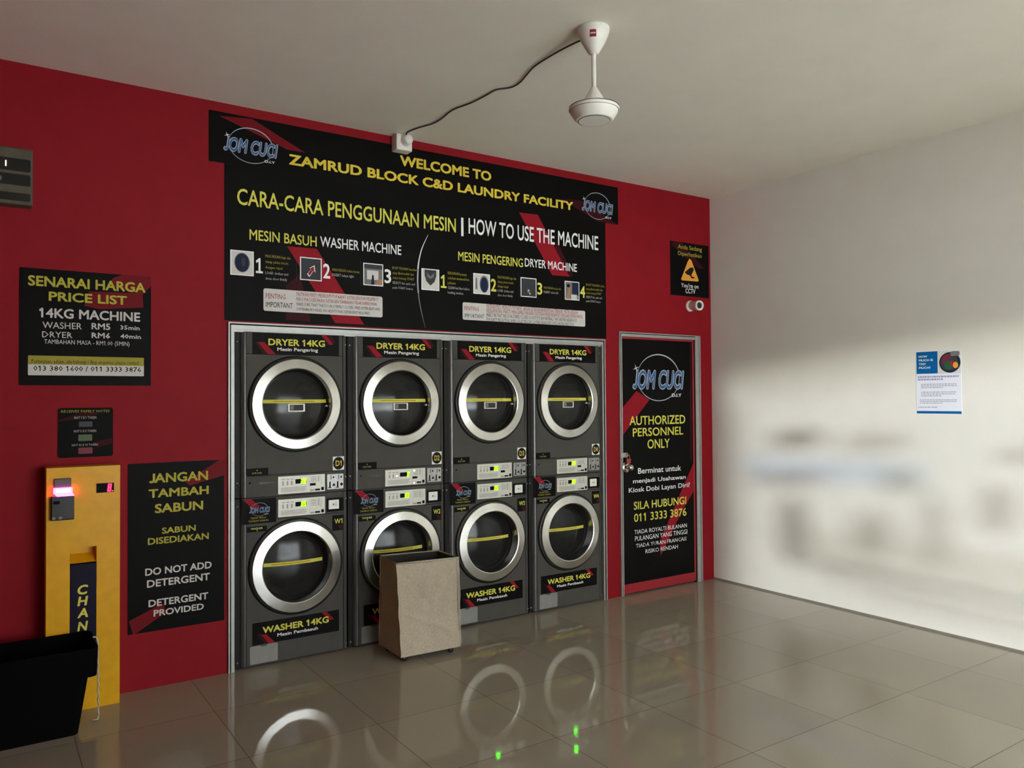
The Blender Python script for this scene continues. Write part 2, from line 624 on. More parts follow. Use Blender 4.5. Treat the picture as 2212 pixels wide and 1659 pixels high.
def struct(o):
    o['kind'] = 'structure'
    return o
SIGNS = {'welcome': [('p', 'mred', [(-4.0291, 3.1417), (-3.8442, 3.1594), (-3.5288, 3.0163), (-3.6387, 3.0156)]),
 ('p', 'dred', [(-1.6027, 3.006), (-1.407, 3.0169), (-1.0376, 2.873), (-1.244, 2.8752)]),
 ('t', 'ZAMRUD BLOCK C&D LAUNDRY FACILITY', -3.6298, 2.9289, -1.4855, 2.9918, 'yel', 0.035, 0),
 ('t', 'WELCOME TO', -2.9047, 3.0396, -2.2074, 3.1066, 'yel', 0.035, 0),
 ('logo', -3.85, 3.0014, 0.3119000000000005),
 ('logo', -1.2473, 2.9943, 0.31110000000000015)],
'howto': [('p', 'dred', [(-3.6479, 2.2063), (-3.5645, 2.2842), (-3.4974, 2.0012), (-3.6482, 2.0035)]),
 ('p', 'red', [(-3.642, 2.4406), (-3.4592, 2.4438), (-3.1541, 1.9979), (-3.3439, 2.0002)]),
 ('p', 'dred', [(-1.7, 2.6721), (-1.6295, 2.6725), (-1.4881, 2.4354), (-1.5425, 2.431)]),
 ('p', 'red', [(-1.9743, 2.8538), (-1.8098, 2.8573), (-1.5244, 2.4325), (-1.6849, 2.43)]),
 ('t', 'CARA-CARA PENGGUNAAN MESIN', -3.9295, 2.6511, -2.4929, 2.7442, 'yel2', 0.012, 0),
 ('p', 'whi', [(-2.4517, 2.6327), (-2.4335, 2.6327), (-2.4335, 2.758), (-2.4517, 2.758)]),
 ('t', 'HOW TO USE THE MACHINE', -2.3932, 2.6556, -1.2453, 2.7622, 'whi', 0.012, 0),
 ('t', 'MESIN BASUH', -3.8601, 2.4565, -3.4607, 2.5163, 'yel2', 0.01, 0),
 ('t', 'WASHER MACHINE', -3.439, 2.4599, -2.8981, 2.5215, 'whi', 0.01, 0),
 ('t', 'MESIN PENGERING', -2.4762, 2.4646, -1.9449, 2.5256, 'yel2', 0.01, 0),
 ('t', 'DRYER MACHINE', -1.9287, 2.4727, -1.455, 2.5319, 'whi', 0.01, 0),
 ('t', '1', -3.8241, 2.2668, -3.7838, 2.3545, 'whi', 0.02, 0),
 ('t', '2', -3.4209, 2.2682, -3.3764, 2.3574, 'whi', 0.02, 0),
 ('t', '3', -3.0172, 2.2711, -2.9702, 2.3586, 'whi', 0.02, 0),
 ('t', '1', -2.6108, 2.2704, -2.5679, 2.3573, 'yel2', 0.02, 0),
 ('t', '2', -2.2172, 2.2745, -2.1721, 2.3617, 'yel2', 0.02, 0),
 ('t', '3', -1.8223, 2.2795, -1.7769, 2.3651, 'yel2', 0.02, 0),
 ('t', '4', -1.4274, 2.2828, -1.3783, 2.3703, 'yel2', 0.02, 0),
 ('photo', 1, -3.9673, 2.2456, -3.8357, 2.3887),
 ('photo', 2, -3.5632, 2.2479, -3.4291, 2.3864),
 ('photo', 3, -3.16, 2.2471, -3.0249, 2.3873),
 ('photo', 4, -2.7532, 2.2472, -2.6211, 2.3882),
 ('photo', 5, -2.3578, 2.2487, -2.2229, 2.3898),
 ('photo', 6, -1.9653, 2.2548, -1.8277, 2.3932),
 ('photo', 7, -1.5699, 2.2593, -1.4332, 2.3981),
 ('t', 'MASUKKAN baju dan', -3.7694, 2.3624, -3.62, 2.3796, 'yelS', 0.006, 0),
 ('t', 'tutup pintu mesin', -3.7695, 2.3301, -3.6355, 2.3468, 'yelS', 0.006, 0),
 ('t', 'dengan rapat', -3.7695, 2.2978, -3.6669, 2.3144, 'yelS', 0.006, 0),
 ('t', 'LOAD clothes and', -3.7696, 2.2655, -3.6356, 2.2812, 'whiS', 0.006, 0),
 ('t', 'close door firmly', -3.7696, 2.2332, -3.6423, 2.2485, 'whiS', 0.006, 0),
 ('t', 'MASUKKAN token kanan', -3.3624, 2.3174, -3.1866, 2.3346, 'yelS', 0.006, 0),
 ('t', 'INSERT token right', -3.3625, 2.2864, -3.2233, 2.3033, 'whiS', 0.006, 0),
 ('t', 'BUAT PILIHAN basuhan', -2.9605, 2.3647, -2.7898, 2.381, 'yelS', 0.006, 0),
 ('t', 'yang dikehendaki dan', -2.9606, 2.3334, -2.8099, 2.3494, 'yelS', 0.006, 0),
 ('t', 'tekan butang START', -2.9608, 2.3021, -2.8068, 2.3174, 'yelS', 0.006, 0),
 ('t', 'SELECT the cycle and', -2.9609, 2.2707, -2.8016, 2.2855, 'whiS', 0.006, 0),
 ('t', 'push START button', -2.961, 2.2394, -2.8171, 2.254, 'whiS', 0.006, 0),
 ('t', 'BERSIHKAN penapis', -2.5569, 2.364, -2.4097, 2.383, 'yelS', 0.006, 0),
 ('t', 'sebelum memasukkan', -2.5571, 2.3317, -2.3902, 2.3502, 'yelS', 0.006, 0),
 ('t', 'pakaian', -2.5573, 2.2994, -2.498, 2.3175, 'yelS', 0.006, 0),
 ('t', 'CLEAN lint filter before', -2.5575, 2.2672, -2.3891, 2.2845, 'whiS', 0.006, 0),
 ('t', 'loading clothes', -2.5577, 2.2349, -2.4386, 2.252, 'whiS', 0.006, 0),
 ('t', 'MASUKKAN baju dan', -2.1609, 2.3686, -2.0042, 2.3871, 'yelS', 0.006, 0),
 ('t', 'tutup pintu mesin', -2.1611, 2.3377, -2.0291, 2.3555, 'yelS', 0.006, 0),
 ('t', 'dengan rapat', -2.1614, 2.3067, -2.0702, 2.3242, 'yelS', 0.006, 0),
 ('t', 'LOAD clothes and', -2.1616, 2.2758, -2.0297, 2.2928, 'whiS', 0.006, 0),
 ('t', 'close door firmly', -2.1619, 2.2448, -2.0357, 2.2615, 'whiS', 0.006, 0),
 ('t', 'MASUKKAN token kiri', -1.7626, 2.3249, -1.6062, 2.3421, 'yelS', 0.006, 0),
 ('t', 'INSERT token left', -1.7629, 2.2941, -1.6314, 2.311, 'whiS', 0.006, 0),
 ('t', 'BUAT PILIHAN suhu', -1.367, 2.3762, -1.1885, 2.3941, 'yelS', 0.006, 0),
 ('t', 'yang dikehendaki dan', -1.3674, 2.3456, -1.2062, 2.3631, 'yelS', 0.006, 0),
 ('t', 'tekan butang START', -1.3677, 2.3151, -1.22, 2.3322, 'yelS', 0.006, 0),
 ('t', 'SELECT the cycle and', -1.3681, 2.2845, -1.2137, 2.3011, 'whiS', 0.006, 0),
 ('t', 'push START button', -1.3684, 2.254, -1.2284, 2.2703, 'whiS', 0.006, 0),
 ('dots', -3.5839, 2.2386, 2.4037),
 ('dots', -3.1772, 2.2386, 2.406),
 ('dots', -2.373, 2.245, 2.4096),
 ('dots', -1.9735, 2.2451, 2.4028),
 ('dots', -1.5743, 2.2501, 2.407),
 ('box', 'pan', -3.7803, 2.0504, -3.0308, 2.1814, 0.012),
 ('box', 'pan', -2.4428, 2.0669, -1.3789, 2.1847, 0.012),
 ('t', 'PENTING', -3.767, 2.1243, -3.6523, 2.1531, 'maroon', 0.006, 0),
 ('t', 'IMPORTANT', -3.7671, 2.0738, -3.6083, 2.1041, 'blk', 0.006, 0),
 ('t', 'PENTING', -2.4303, 2.1313, -2.3172, 2.1583, 'maroon', 0.006, 0),
 ('t', 'IMPORTANT', -2.4284, 2.0824, -2.2749, 2.109, 'blk', 0.006, 0),
 ('t', 'PASTIKAN PINTU MESIN DITUTUP RAPAT. DETERGEN DAN PELEMBUT', -3.5854, 2.1505, -3.06, 2.1722, 'maroon', 0.004, 0),
 ('t', 'PERCUMA DISEDIAKAN. DETERGEN TAMBAHAN TIDAK DIPERLUKAN.', -3.5855, 2.1214, -3.0664, 2.1412, 'maroon', 0.004, 0),
 ('t', 'MAKE SURE THAT THE DOOR IS FIRMLY CLOSED. FREE DETERGENT AND', -3.5855, 2.0923, -3.0464, 2.1103, 'blk', 0.004, 0),
 ('t', 'SOFTENER PROVIDED. NO ADDITIONAL DETERGENT REQUIRED.', -3.5856, 2.0632, -3.1136, 2.0796, 'blk', 0.004, 0),
 ('t', 'PASTIKAN PINTU MESIN DITUTUP RAPAT. JANGAN LETAKKAN BAHAN MUDAH TERBAKAR. UNTUK LANGKAH', -2.2526, 2.1555, -1.4497, 2.1847, 'maroon', 0.004, 0),
 ('t', 'KESELAMATAN, WAKTU MENGAMBIL PAKAIAN, PASTIKAN MESIN BERHENTI DENGAN SEPENUHNYA.', -2.2529, 2.1262, -1.4039, 2.1534, 'maroon', 0.004, 0),
 ('t', 'MAKE SURE THAT THE DOOR IS FIRMLY CLOSED. DO NOT PUT ANY MATERIALS THAT ARE FIRE HAZARDOUS.', -2.2531, 2.0969, -1.4595, 2.1212, 'blk', 0.004, 0),
 ('t', 'FOR SAFETY PRECAUTION, WHEN COLLECTING DRY CLOTHES, PLEASE WAIT UNTIL THE MACHINE STOPS.', -2.2533, 2.0676, -1.4846, 2.0894, 'blk', 0.004, 0),
 ('arc', [(-2.7024, 2.6135), (-2.7468, 2.523), (-2.7705, 2.4385), (-2.7794, 2.362), (-2.7805, 2.2736), (-2.7699, 2.1736), (-2.7493, 2.0802), (-2.7264, 1.996)])],
'door': [('p', 'red', [(-1.0243, 1.444), (-0.865, 1.5841), (-0.7257, 1.5147), (-1.0219, 1.2313)]),
 ('p', 'red', [(-0.2221, 1.0066), (-0.22, 0.7705), (-0.3795, 0.597), (-0.6209, 0.2634), (-0.6285, 0.3778), (-0.4163, 0.7092)]),
 ('p', 'dred', [(-0.259, 2.0222), (-0.2431, 2.0227), (-0.2554, 1.0291), (-0.2755, 1.0024)]),
 ('logo', -0.6221, 1.6918, 0.5747),
 ('t', 'AUTHORIZED', -0.9444, 1.3162, -0.3281, 1.3866, 'yel2', 0.012, 0),
 ('t', 'PERSONNEL', -0.9105, 1.2264, -0.353, 1.2921, 'yel2', 0.012, 0),
 ('t', 'ONLY', -0.7548, 1.1258, -0.5097, 1.1984, 'yel2', 0.012, 0),
 ('t', 'Berminat untuk', -0.8597, 0.9331, -0.3832, 0.9776, 'whi', 0.012, 0),
 ('t', 'menjadi Usahawan', -0.9136, 0.8619, -0.3301, 0.895, 'whi', 0.012, 0),
 ('t', 'Kiosk Dobi Layan Diri?', -0.9583, 0.792, -0.2843, 0.8288, 'whi', 0.012, 0),
 ('t', 'SILA HUBUNGI', -0.9076, 0.6552, -0.3291, 0.7163, 'yel2', 0.012, 0),
 ('t', '011 3333 3876', -0.9054, 0.5598, -0.3267, 0.6227, 'yel2', 0.012, 0),
 ('t', 'TIADA ROYALTI BULANAN', -0.9032, 0.4644, -0.3229, 0.4961, 'whi', 0.006, 0),
 ('t', 'PULANGAN YANG TINGGI', -0.8986, 0.4105, -0.3198, 0.4464, 'whi', 0.006, 0),
 ('t', 'TIADA YURAN FRANCAIS', -0.8888, 0.3573, -0.3286, 0.3869, 'whi', 0.006, 0),
 ('t', 'RISIKO RENDAH', -0.7881, 0.3027, -0.4298, 0.3335, 'whi', 0.006, 0)],
'price': [('p', 'mred', [(-4.563, 2.1784), (-4.4936, 2.2115), (-4.3789, 2.2037), (-4.3788, 2.1512), (-4.4226, 2.1001), (-4.5933, 2.1394)]),
 ('p', 'mred', [(-4.6757, 2.0996), (-4.4227, 2.1071), (-4.4186, 2.0309), (-4.6232, 2.0103), (-4.6976, 2.0227)]),
 ('t', 'SENARAI HARGA', -4.9454, 2.1104, -4.4084, 2.1621, 'yelD', 0.03, 0),
 ('t', 'PRICE LIST', -4.8561, 2.0393, -4.4988, 2.0863, 'yelD', 0.03, 0),
 ('t', '14KG MACHINE', -4.8978, 1.9537, -4.4343, 2.0022, 'whiD', 0.025, 0),
 ('t', 'WASHER', -4.8823, 1.9007, -4.7084, 1.9327, 'whiD', 0.004, 0),
 ('t', 'RM5', -4.664, 1.9038, -4.5776, 1.9364, 'whiD', 0.02, 0),
 ('t', '35min', -4.5301, 1.9079, -4.4366, 1.931, 'whiD', 0.02, 0),
 ('t', 'DRYER', -4.8835, 1.8543, -4.7505, 1.8842, 'whiD', 0.004, 0),
 ('t', 'RM6', -4.6639, 1.8584, -4.5775, 1.8872, 'whiD', 0.02, 0),
 ('t', '40min', -4.53, 1.8617, -4.4302, 1.8845, 'whiD', 0.02, 0),
 ('t', 'TAMBAHAN MASA - RM1.00 (5MIN)', -4.875, 1.8228, -4.4851, 1.8445, 'whiD', 0.004, 0),
 ('box', 'pan', -4.9436, 1.6633, -4.4157, 1.7619, 0.004),
 ('box', 'yelS', -4.9436, 1.7173, -4.4157, 1.7619, 0.004),
 ('t', 'Pertanyaan, aduan, sila hubungi / Any enquiries, please contact', -4.9281, 1.724, -4.4394, 1.7441, 'blk', 0.004, 0),
 ('t', '013 380 1600 / 011 3333 3876', -4.921, 1.6854, -4.4299, 1.7114, 'blk', 0.01, 0)],
'notes': [('p', 'dred', [(-4.8097, 1.4387), (-4.7373, 1.4631), (-4.6717, 1.477), (-4.6216, 1.4687), (-4.7437, 1.4373), (-4.8081, 1.4295)]),
 ('p', 'dred', [(-4.658, 1.3194), (-4.5672, 1.3407), (-4.5671, 1.3104), (-4.6379, 1.2924)]),
 ('t', 'RECEIVES FAMILY NOTES', -4.7995, 1.4743, -4.5794, 1.487, 'yelS', 0.01, 0),
 ('t', 'NOT 1 X 1 TOKEN', -4.7413, 1.441, -4.6408, 1.454, 'whiS', 0.008, 0),
 ('t', 'NOT 5 X 5 TOKEN', -4.7427, 1.3725, -4.6415, 1.3854, 'whiS', 0.008, 0),
 ('t', 'NOT 10 X 10 TOKEN', -4.7514, 1.3025, -4.6338, 1.3129, 'whiS', 0.008, 0),
 ('box', 'bluN', -4.7201, 1.4, -4.659, 1.4275, 0.004),
 ('box', 'grnN', -4.7223, 1.3279, -4.6596, 1.3607, 0.004),
 ('box', 'rosN', -4.7221, 1.2623, -4.6578, 1.2939, 0.004)],
'soap': [('p', 'mred', [(-4.0241, 1.1987), (-3.9999, 1.1975), (-3.9999, 1.111), (-4.1837, 1.0644), (-4.2068, 1.0867)]),
 ('p', 'mred', [(-4.486, 0.3721), (-4.3194, 0.4429), (-4.3025, 0.3901), (-4.4644, 0.2948)]),
 ('t', 'JANGAN', -4.39, 1.0902, -4.0876, 1.141, 'yelD', 0.03, 0),
 ('t', 'TAMBAH', -4.3921, 1.0118, -4.084, 1.0577, 'yelD', 0.03, 0),
 ('t', 'SABUN', -4.3611, 0.9282, -4.1135, 0.977, 'yelD', 0.03, 0),
 ('t', 'SABUN', -4.3254, 0.8148, -4.1522, 0.8475, 'yelD', 0.025, 0),
 ('t', 'DISEDIAKAN', -4.3949, 0.7624, -4.0839, 0.7978, 'yelD', 0.025, 0),
 ('t', 'DO NOT ADD', -4.4077, 0.5993, -4.0684, 0.6377, 'whiD', 0.025, 0),
 ('t', 'DETERGENT', -4.3989, 0.5353, -4.0779, 0.5746, 'whiD', 0.025, 0),
 ('t', 'DETERGENT', -4.3911, 0.4312, -4.0862, 0.4684, 'whiD', 0.025, 0),
 ('t', 'PROVIDED', -4.3658, 0.3774, -4.1098, 0.4115, 'whiD', 0.025, 0)],
'cctv': [('p', 'dred', [(-0.4665, 2.8147), (-0.3584, 2.8207), (-0.0747, 2.615), (-0.1558, 2.6136), (-0.467, 2.7844)]),
 ('t', 'Anda Sedang', -0.392, 2.7579, -0.1083, 2.7935, 'yelS', 0.015, 0),
 ('t', 'Diperhatikan', -0.3913, 2.7037, -0.1117, 2.7365, 'yelS', 0.015, 0),
 ('p', 'ora', [(-0.2569, 2.686), (-0.2349, 2.6712), (-0.1495, 2.5126), (-0.1577, 2.5018), (-0.348, 2.497), (-0.3579, 2.5073), (-0.2787, 2.6588)]),
 ('p', 'blk', [(-0.2518, 2.6109), (-0.212, 2.6144), (-0.2083, 2.5922), (-0.2369, 2.5505), (-0.2292, 2.5372), (-0.2013, 2.5355), (-0.2014, 2.5254), (-0.2374, 2.5225), (-0.2529, 2.5436), (-0.2922, 2.5515), (-0.3156, 2.5663)]),
 ('t', "You're on", -0.3605, 2.4417, -0.1541, 2.4756, 'whi', 0.008, 0),
 ('t', 'CCTV', -0.3089, 2.3954, -0.1925, 2.4344, 'whi', 0.008, 0)]}

# ------------------------------------------------------------------ the setting
H = 3.221
XL, YF = -6.6, -6.3          # shop's left wall and open front

b = MB()
b.box(XL - 0.15, 0.15, YF - 0.15, 2.2, -0.12, 0.0, M_FLOOR)
struct(b.build('floor'))
b = MB()
b.box(XL - 0.15, 0.15, YF - 0.15, 2.2, H, H + 0.15, M_CEIL)
struct(b.build('ceiling'))

BAY = (-3.962, -1.208, 1.962)          # opening for the machines
DR = (-1.036, -0.160, 2.036)           # opening for the door
b = MB()
for x0, x1, z0, z1 in ((XL, BAY[0], 0, H), (BAY[0], BAY[1], BAY[2], H), (BAY[1], DR[0], 0, H), (DR[0], DR[1], DR[2], H), (DR[1], 0.0, 0, H)):
    b.box(x0, x1, 0.0, 0.15, z0, z1, M_RED)
struct(b.build('wall_back'))
b = MB()
b.box(0.0, 0.15, YF - 0.15, 2.2, 0, H, M_WHITE)
struct(b.build('wall_right'))
b = MB()
b.box(XL - 0.15, XL, YF - 0.15, 2.2, 0, H, M_RED)
struct(b.build('wall_left'))
b = MB()
b.box(XL, 0, 2.05, 2.2, 0, H, M_WHITE)
struct(b.build('wall_rear'))
OPEN = (-3.78, -0.75, 2.42)             # the shop's open shutter front
b = MB()
b.box(XL, OPEN[0], YF - 0.15, YF, 0, H, M_WHITE)
b.box(OPEN[1], 0, YF - 0.15, YF, 0, H, M_WHITE)
b.box(OPEN[0], OPEN[1], YF - 0.15, YF, OPEN[2], H, M_WHITE)
struct(b.build('wall_front'))

# added unseen shopfront glazing; its film shapes cast the white wall's shadow pattern
win = thing('added_window_1', 'added unseen shopfront window opposite the machines, with film that shades the white wall', 'window', (-2.25, YF - 0.05, 0.0))
win['kind'] = 'structure'
WO = (-2.25, YF - 0.05, 0.0)
b = MB()
for x0, x1, z0, z1 in ((OPEN[0], OPEN[0] + 0.03, 0, OPEN[2]), (OPEN[1] - 0.03, OPEN[1], 0, OPEN[2]), (OPEN[0] + 0.03, OPEN[1] - 0.03, OPEN[2] - 0.03, OPEN[2]), (OPEN[0] + 0.03, OPEN[1] - 0.03, 0, 0.04)):
    b.box(x0, x1, YF - 0.08, YF - 0.02, z0, z1, M_ALU)
b.build('window_frame', win, WO)
b = MB()
b.box(OPEN[0] + 0.03, OPEN[1] - 0.03, YF - 0.056, YF - 0.050, 0.04, OPEN[2] - 0.03, film('clear_pane', (0.97, 0.98, 0.98), True))
b.build('pane', win, WO)
SHADE_FILM = [(-3.306, 1.759, 0.152, 0.077, 0.45), (-3.359, 1.451, 0.214, 0.046, 0.5), (-3.33, 1.063, 0.079, 0.275, 0.42), (-2.942, 1.066, 0.103, 0.154, 0.68), (-2.926, 1.697, 0.164, 0.07, 0.72),
        (-2.823, 1.422, 0.087, 0.093, 0.72), (-2.454, 1.243, 0.06, 0.155, 0.6), (-2.389, 1.562, 0.068, 0.044, 0.55), (-2.685, 1.089, 0.061, 0.255, 0.72), (-3.018, 0.823, 0.149, 0.033, 0.7)]
for x, z, rx, rz, t in SHADE_FILM:  # added patches throw soft dark blots onto the white wall
    b = MB()
    b.disc(x, z, rx, rz, YF - 0.047, film('grey_shade_film_%d' % round(t * 100), (t, t, t * 0.96)), 32, YF - 0.046)
    b.build('shade_patch', win, WO)
for x0, x1, t in ((-3.75, -3.70, 0.3), (-3.70, -3.65, 0.5), (-3.65, -3.59, 0.7), (-3.59, -3.52, 0.86)):  # added strips soften the sun patch towards the room corner
    b = MB()
    b.rect(x0, 0.04, x1, 2.05, YF - 0.049, film('grey_shade_film_%d' % round(t * 100), (t, t, t * 0.96)))
    b.build('shade_strip', win, WO)
for (x0, z0), (x1, z1), w, t in (((-3.267, 0.845), (-2.17, 0.655), 0.028, 0.5), ((-3.20, 0.748), (-2.17, 0.548), 0.022, 0.6), ((-3.0, 0.645), (-2.17, 0.460), 0.016, 0.65), ((-3.27, 0.98), (-2.17, 0.82), 0.11, 0.87)):  # added slanted strips shade the streaks low on the white wall
    b = MB()
    b.plate([(x0, z0 - w), (x1, z1 - w), (x1, z1 + w), (x0, z0 + w)], YF - 0.047, film('grey_shade_film_%d' % round(t * 100), (t, t, t * 0.96)), YF - 0.046)
    b.build('shade_strip', win, WO)
for z0, z1, t in ((2.05, 2.39, 0.85), (2.13, 2.39, 0.8), (2.22, 2.39, 0.7), (2.31, 2.39, 0.5)):  # added strips fade out the top edge of the sun patch
    b = MB()
    b.rect(OPEN[0] + 0.03, z0, OPEN[1] - 0.03, z1, YF - 0.040 + 0.004 * (z0 - 2.1) * 10, film('grey_shade_film_%d' % round(t * 100), (t, t, t * 0.96)))
    b.build('shade_strip', win, WO)
b = MB()
b.plate([(-3.59, 1.481), (-2.717, 1.375), (-2.715, 1.54), (-3.59, 1.645)], YF - 0.044, film('blue_light_film', (0.80, 0.88, 1.0)), YF - 0.043)  # added film tints a bluish band into the light on the wall
b.build('shade_strip', win, WO)

# outside: covered walkway, kerb and road
b = MB()
b.box(XL - 8, 10, YF - 4.2, YF - 0.15, -0.14, -0.02, M_CONC)
struct(b.build('ground'))
# aluminium trim around the machine bay: outer lip, dark groove, inner lip
fx0, fx1, fz = -3.980, -1.192, 1.976
b = MB()


def trim_ring(o, w, y0, y1, m):
    b.box(fx0 + o, fx0 + o + w, y0, y1, 0.0, fz - o, m)
    b.box(fx1 - o - w, fx1 - o, y0, y1, 0.0, fz - o, m)
    b.box(fx0 + o + w, fx1 - o - w, y0, y1, fz - o - w, fz - o, m)


trim_ring(0.0, 0.008, -0.016, 0.0, M_ALU)
trim_ring(0.008, 0.008, -0.003, 0.02, M_BLK)
b.box(fx0 + 0.016, fx0 + 0.034, -0.010, 0.03, 0.0, fz - 0.016, M_ALU)
b.box(fx1 - 0.028, fx1 - 0.016, -0.010, 0.03, 0.0, fz - 0.016, M_ALU)
b.box(fx0 + 0.034, fx1 - 0.028, -0.010, 0.03, fz - 0.040, fz - 0.016, M_ALU)
b.box(fx0 + 0.034, fx1 - 0.028, 0.002, 0.03, fz - 0.054, fz - 0.040, M_ALU)
struct(b.build('trim_1'))


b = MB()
b.box(-0.004, 0.0, YF, 0.0, 0.0, 0.012, mat('wall_foot_grey', (120, 114, 103), rough=0.7, noise=0.15, nscale=8))  # thin grey strip along the foot of the white wall
struct(b.build('wall_foot_strip'))


# ------------------------------------------------------------------ printed signs
def logo(parent, origin, cx, cz, w, y):
    """Blue slanted lettering with a silver edge inside a thin silver ring."""
    m = MB()
    rx, rz = w * 0.41, w * 0.33
    n = 56
    v, f = [], []
    for i in range(n):
        a = 2 * PI * i / n
        t = w * (0.006 + 0.012 * max(0, math.sin(a * 1.0 + 0.4)) + 0.006 * max(0, -math.sin(a)))
        for q in (0, 1):
            v.append((cx + (rx - q * t) * math.cos(a), y, cz + (rz - q * t) * math.sin(a)))
    for i in range(n):
        j = (i + 1) % n
        f.append((2 * i, 2 * i + 1, 2 * j + 1, 2 * j))
    m.mesh(v, f, INK['sil'])
    h = w * 0.25
    z0 = cz - h * 0.62
    m.text('JOM CUCI', cx - w * 0.5, z0 - h * 0.05, cx + w * 0.5, z0 + h * 1.05, y - 0.0004, INK['sil'], 0.055, 0.22)
    m.text('JOM CUCI', cx - w * 0.485, z0, cx + w * 0.485, z0 + h, y - 0.0008, INK['blu'], 0.015, 0.22)
    m.text('D.I.Y', cx + w * 0.25, cz - w * 0.27, cx + w * 0.44, cz - w * 0.225, y - 0.0008, INK['whi'], 0.03)
    for k in range(4):
        a = math.radians(20 + 90 * k)
        r = w * 0.06
        px, pz = cx - w * 0.43, cz + h * 0.5
        d = w * 0.009
        m.plate([(px - d * math.sin(a), pz + d * math.cos(a)), (px + d * math.sin(a), pz - d * math.cos(a)), (px + r * math.cos(a), pz + r * math.sin(a))], y - 0.001, INK['whi'])
    return m.build('logo', parent, origin)


def photo(parent, origin, k, x0, z0, x1, z1, y):
    m = MB()
    w, h = x1 - x0, z1 - z0
    fr = min(w, h) * 0.045
    m.rect(x0, z0, x1, z1, y, INK['whi'])
    a0, c0, a1, c1 = x0 + fr, z0 + fr, x1 - fr, z1 - fr
    P = lambda u, v: (a0 + u * (a1 - a0), c0 + v * (c1 - c0))
    W_, H_ = a1 - a0, c1 - c0

    def bg(col):
        m.rect(a0, c0, a1, c1, y - 0.0003, INK[col])

    def dd(u, v, ru, rv, col, l=1):
        m.disc(*P(u, v), ru * W_, rv * H_, y - 0.0003 - 0.0003 * l, INK[col], 28)

    def pl(pts, col, l=1):
        m.plate([P(*q) for q in pts], y - 0.0003 - 0.0003 * l, INK[col])

    arrow = [(0.30, 0.25), (0.42, 0.12), (0.62, 0.42), (0.72, 0.36), (0.68, 0.70), (0.42, 0.55), (0.50, 0.50)]
    if k == 1:
        bg('pan'); dd(0.5, 0.52, 0.37, 0.43, 'gry'); dd(0.5, 0.52, 0.33, 0.40, 'navy', 2); dd(0.56, 0.55, 0.10, 0.20, 'dgry', 3)
    elif k == 2:
        bg('dgry'); pl(arrow, 'whi'); pl([(0.5 + (u - 0.5) * 0.8, 0.42 + (v - 0.42) * 0.8) for u, v in arrow], 'maroon', 2)
    elif k == 3:
        bg('gry'); pl([(0, 0.78), (1, 0.78), (1, 1), (0, 1)], 'dgry'); pl([(0.15, 0.25), (0.78, 0.25), (0.78, 0.7), (0.15, 0.7)], 'pan')
        pl([(0.36, 0.0), (0.55, 0.0), (0.52, 0.45), (0.44, 0.5)], 'navy', 2); pl([(0.6, 0.0), (1, 0.0), (1, 0.3), (0.72, 0.28)], 'skin', 2)
    elif k == 4:
        bg('pan'); pl([(0.14, 1), (0.14, 0.7), (0.25, 0.4), (0.5, 0.2), (0.75, 0.4), (0.86, 0.7), (0.86, 1)], 'dgry')
        pl([(0.26, 0.86), (0.5, 0.66), (0.74, 0.86), (0.68, 0.62), (0.5, 0.54), (0.32, 0.62)], 'gry', 2)
    elif k == 5:
        bg('pan'); dd(0.66, 0.5, 0.30, 0.45, 'gry'); dd(0.66, 0.46, 0.25, 0.40, 'navy', 2); pl([(0.08, 0.2), (0.22, 0.2), (0.2, 0.8), (0.1, 0.8)], 'gry', 2)
    elif k == 6:
        bg('dgry'); q = [(0.15 + u * 0.55, v * 0.55 + 0.02) for u, v in arrow]; pl([(0.25 + 0.9 * (0.75 - u), v) for u, v in q], 'whi')
        pl([(0.25 + 0.9 * (0.75 - (0.43 + (u - 0.43) * 0.7)), 0.25 + (v - 0.25) * 0.7) for u, v in q], 'maroon', 2)
    else:
        bg('gry'); pl([(0.5, 0.25), (1, 0.25), (1, 1), (0.5, 1)], 'navy'); pl([(0.42, 0.0), (0.86, 0.0), (0.86, 0.28), (0.42, 0.28)], 'pan', 2)
        pl([(0.05, 0.0), (0.3, 0.0), (0.46, 0.85), (0.3, 0.9)], 'skin', 2); dd(0.22, 0.78, 0.14, 0.10, 'blk', 3)
    return m.build('photo_print', parent, origin)


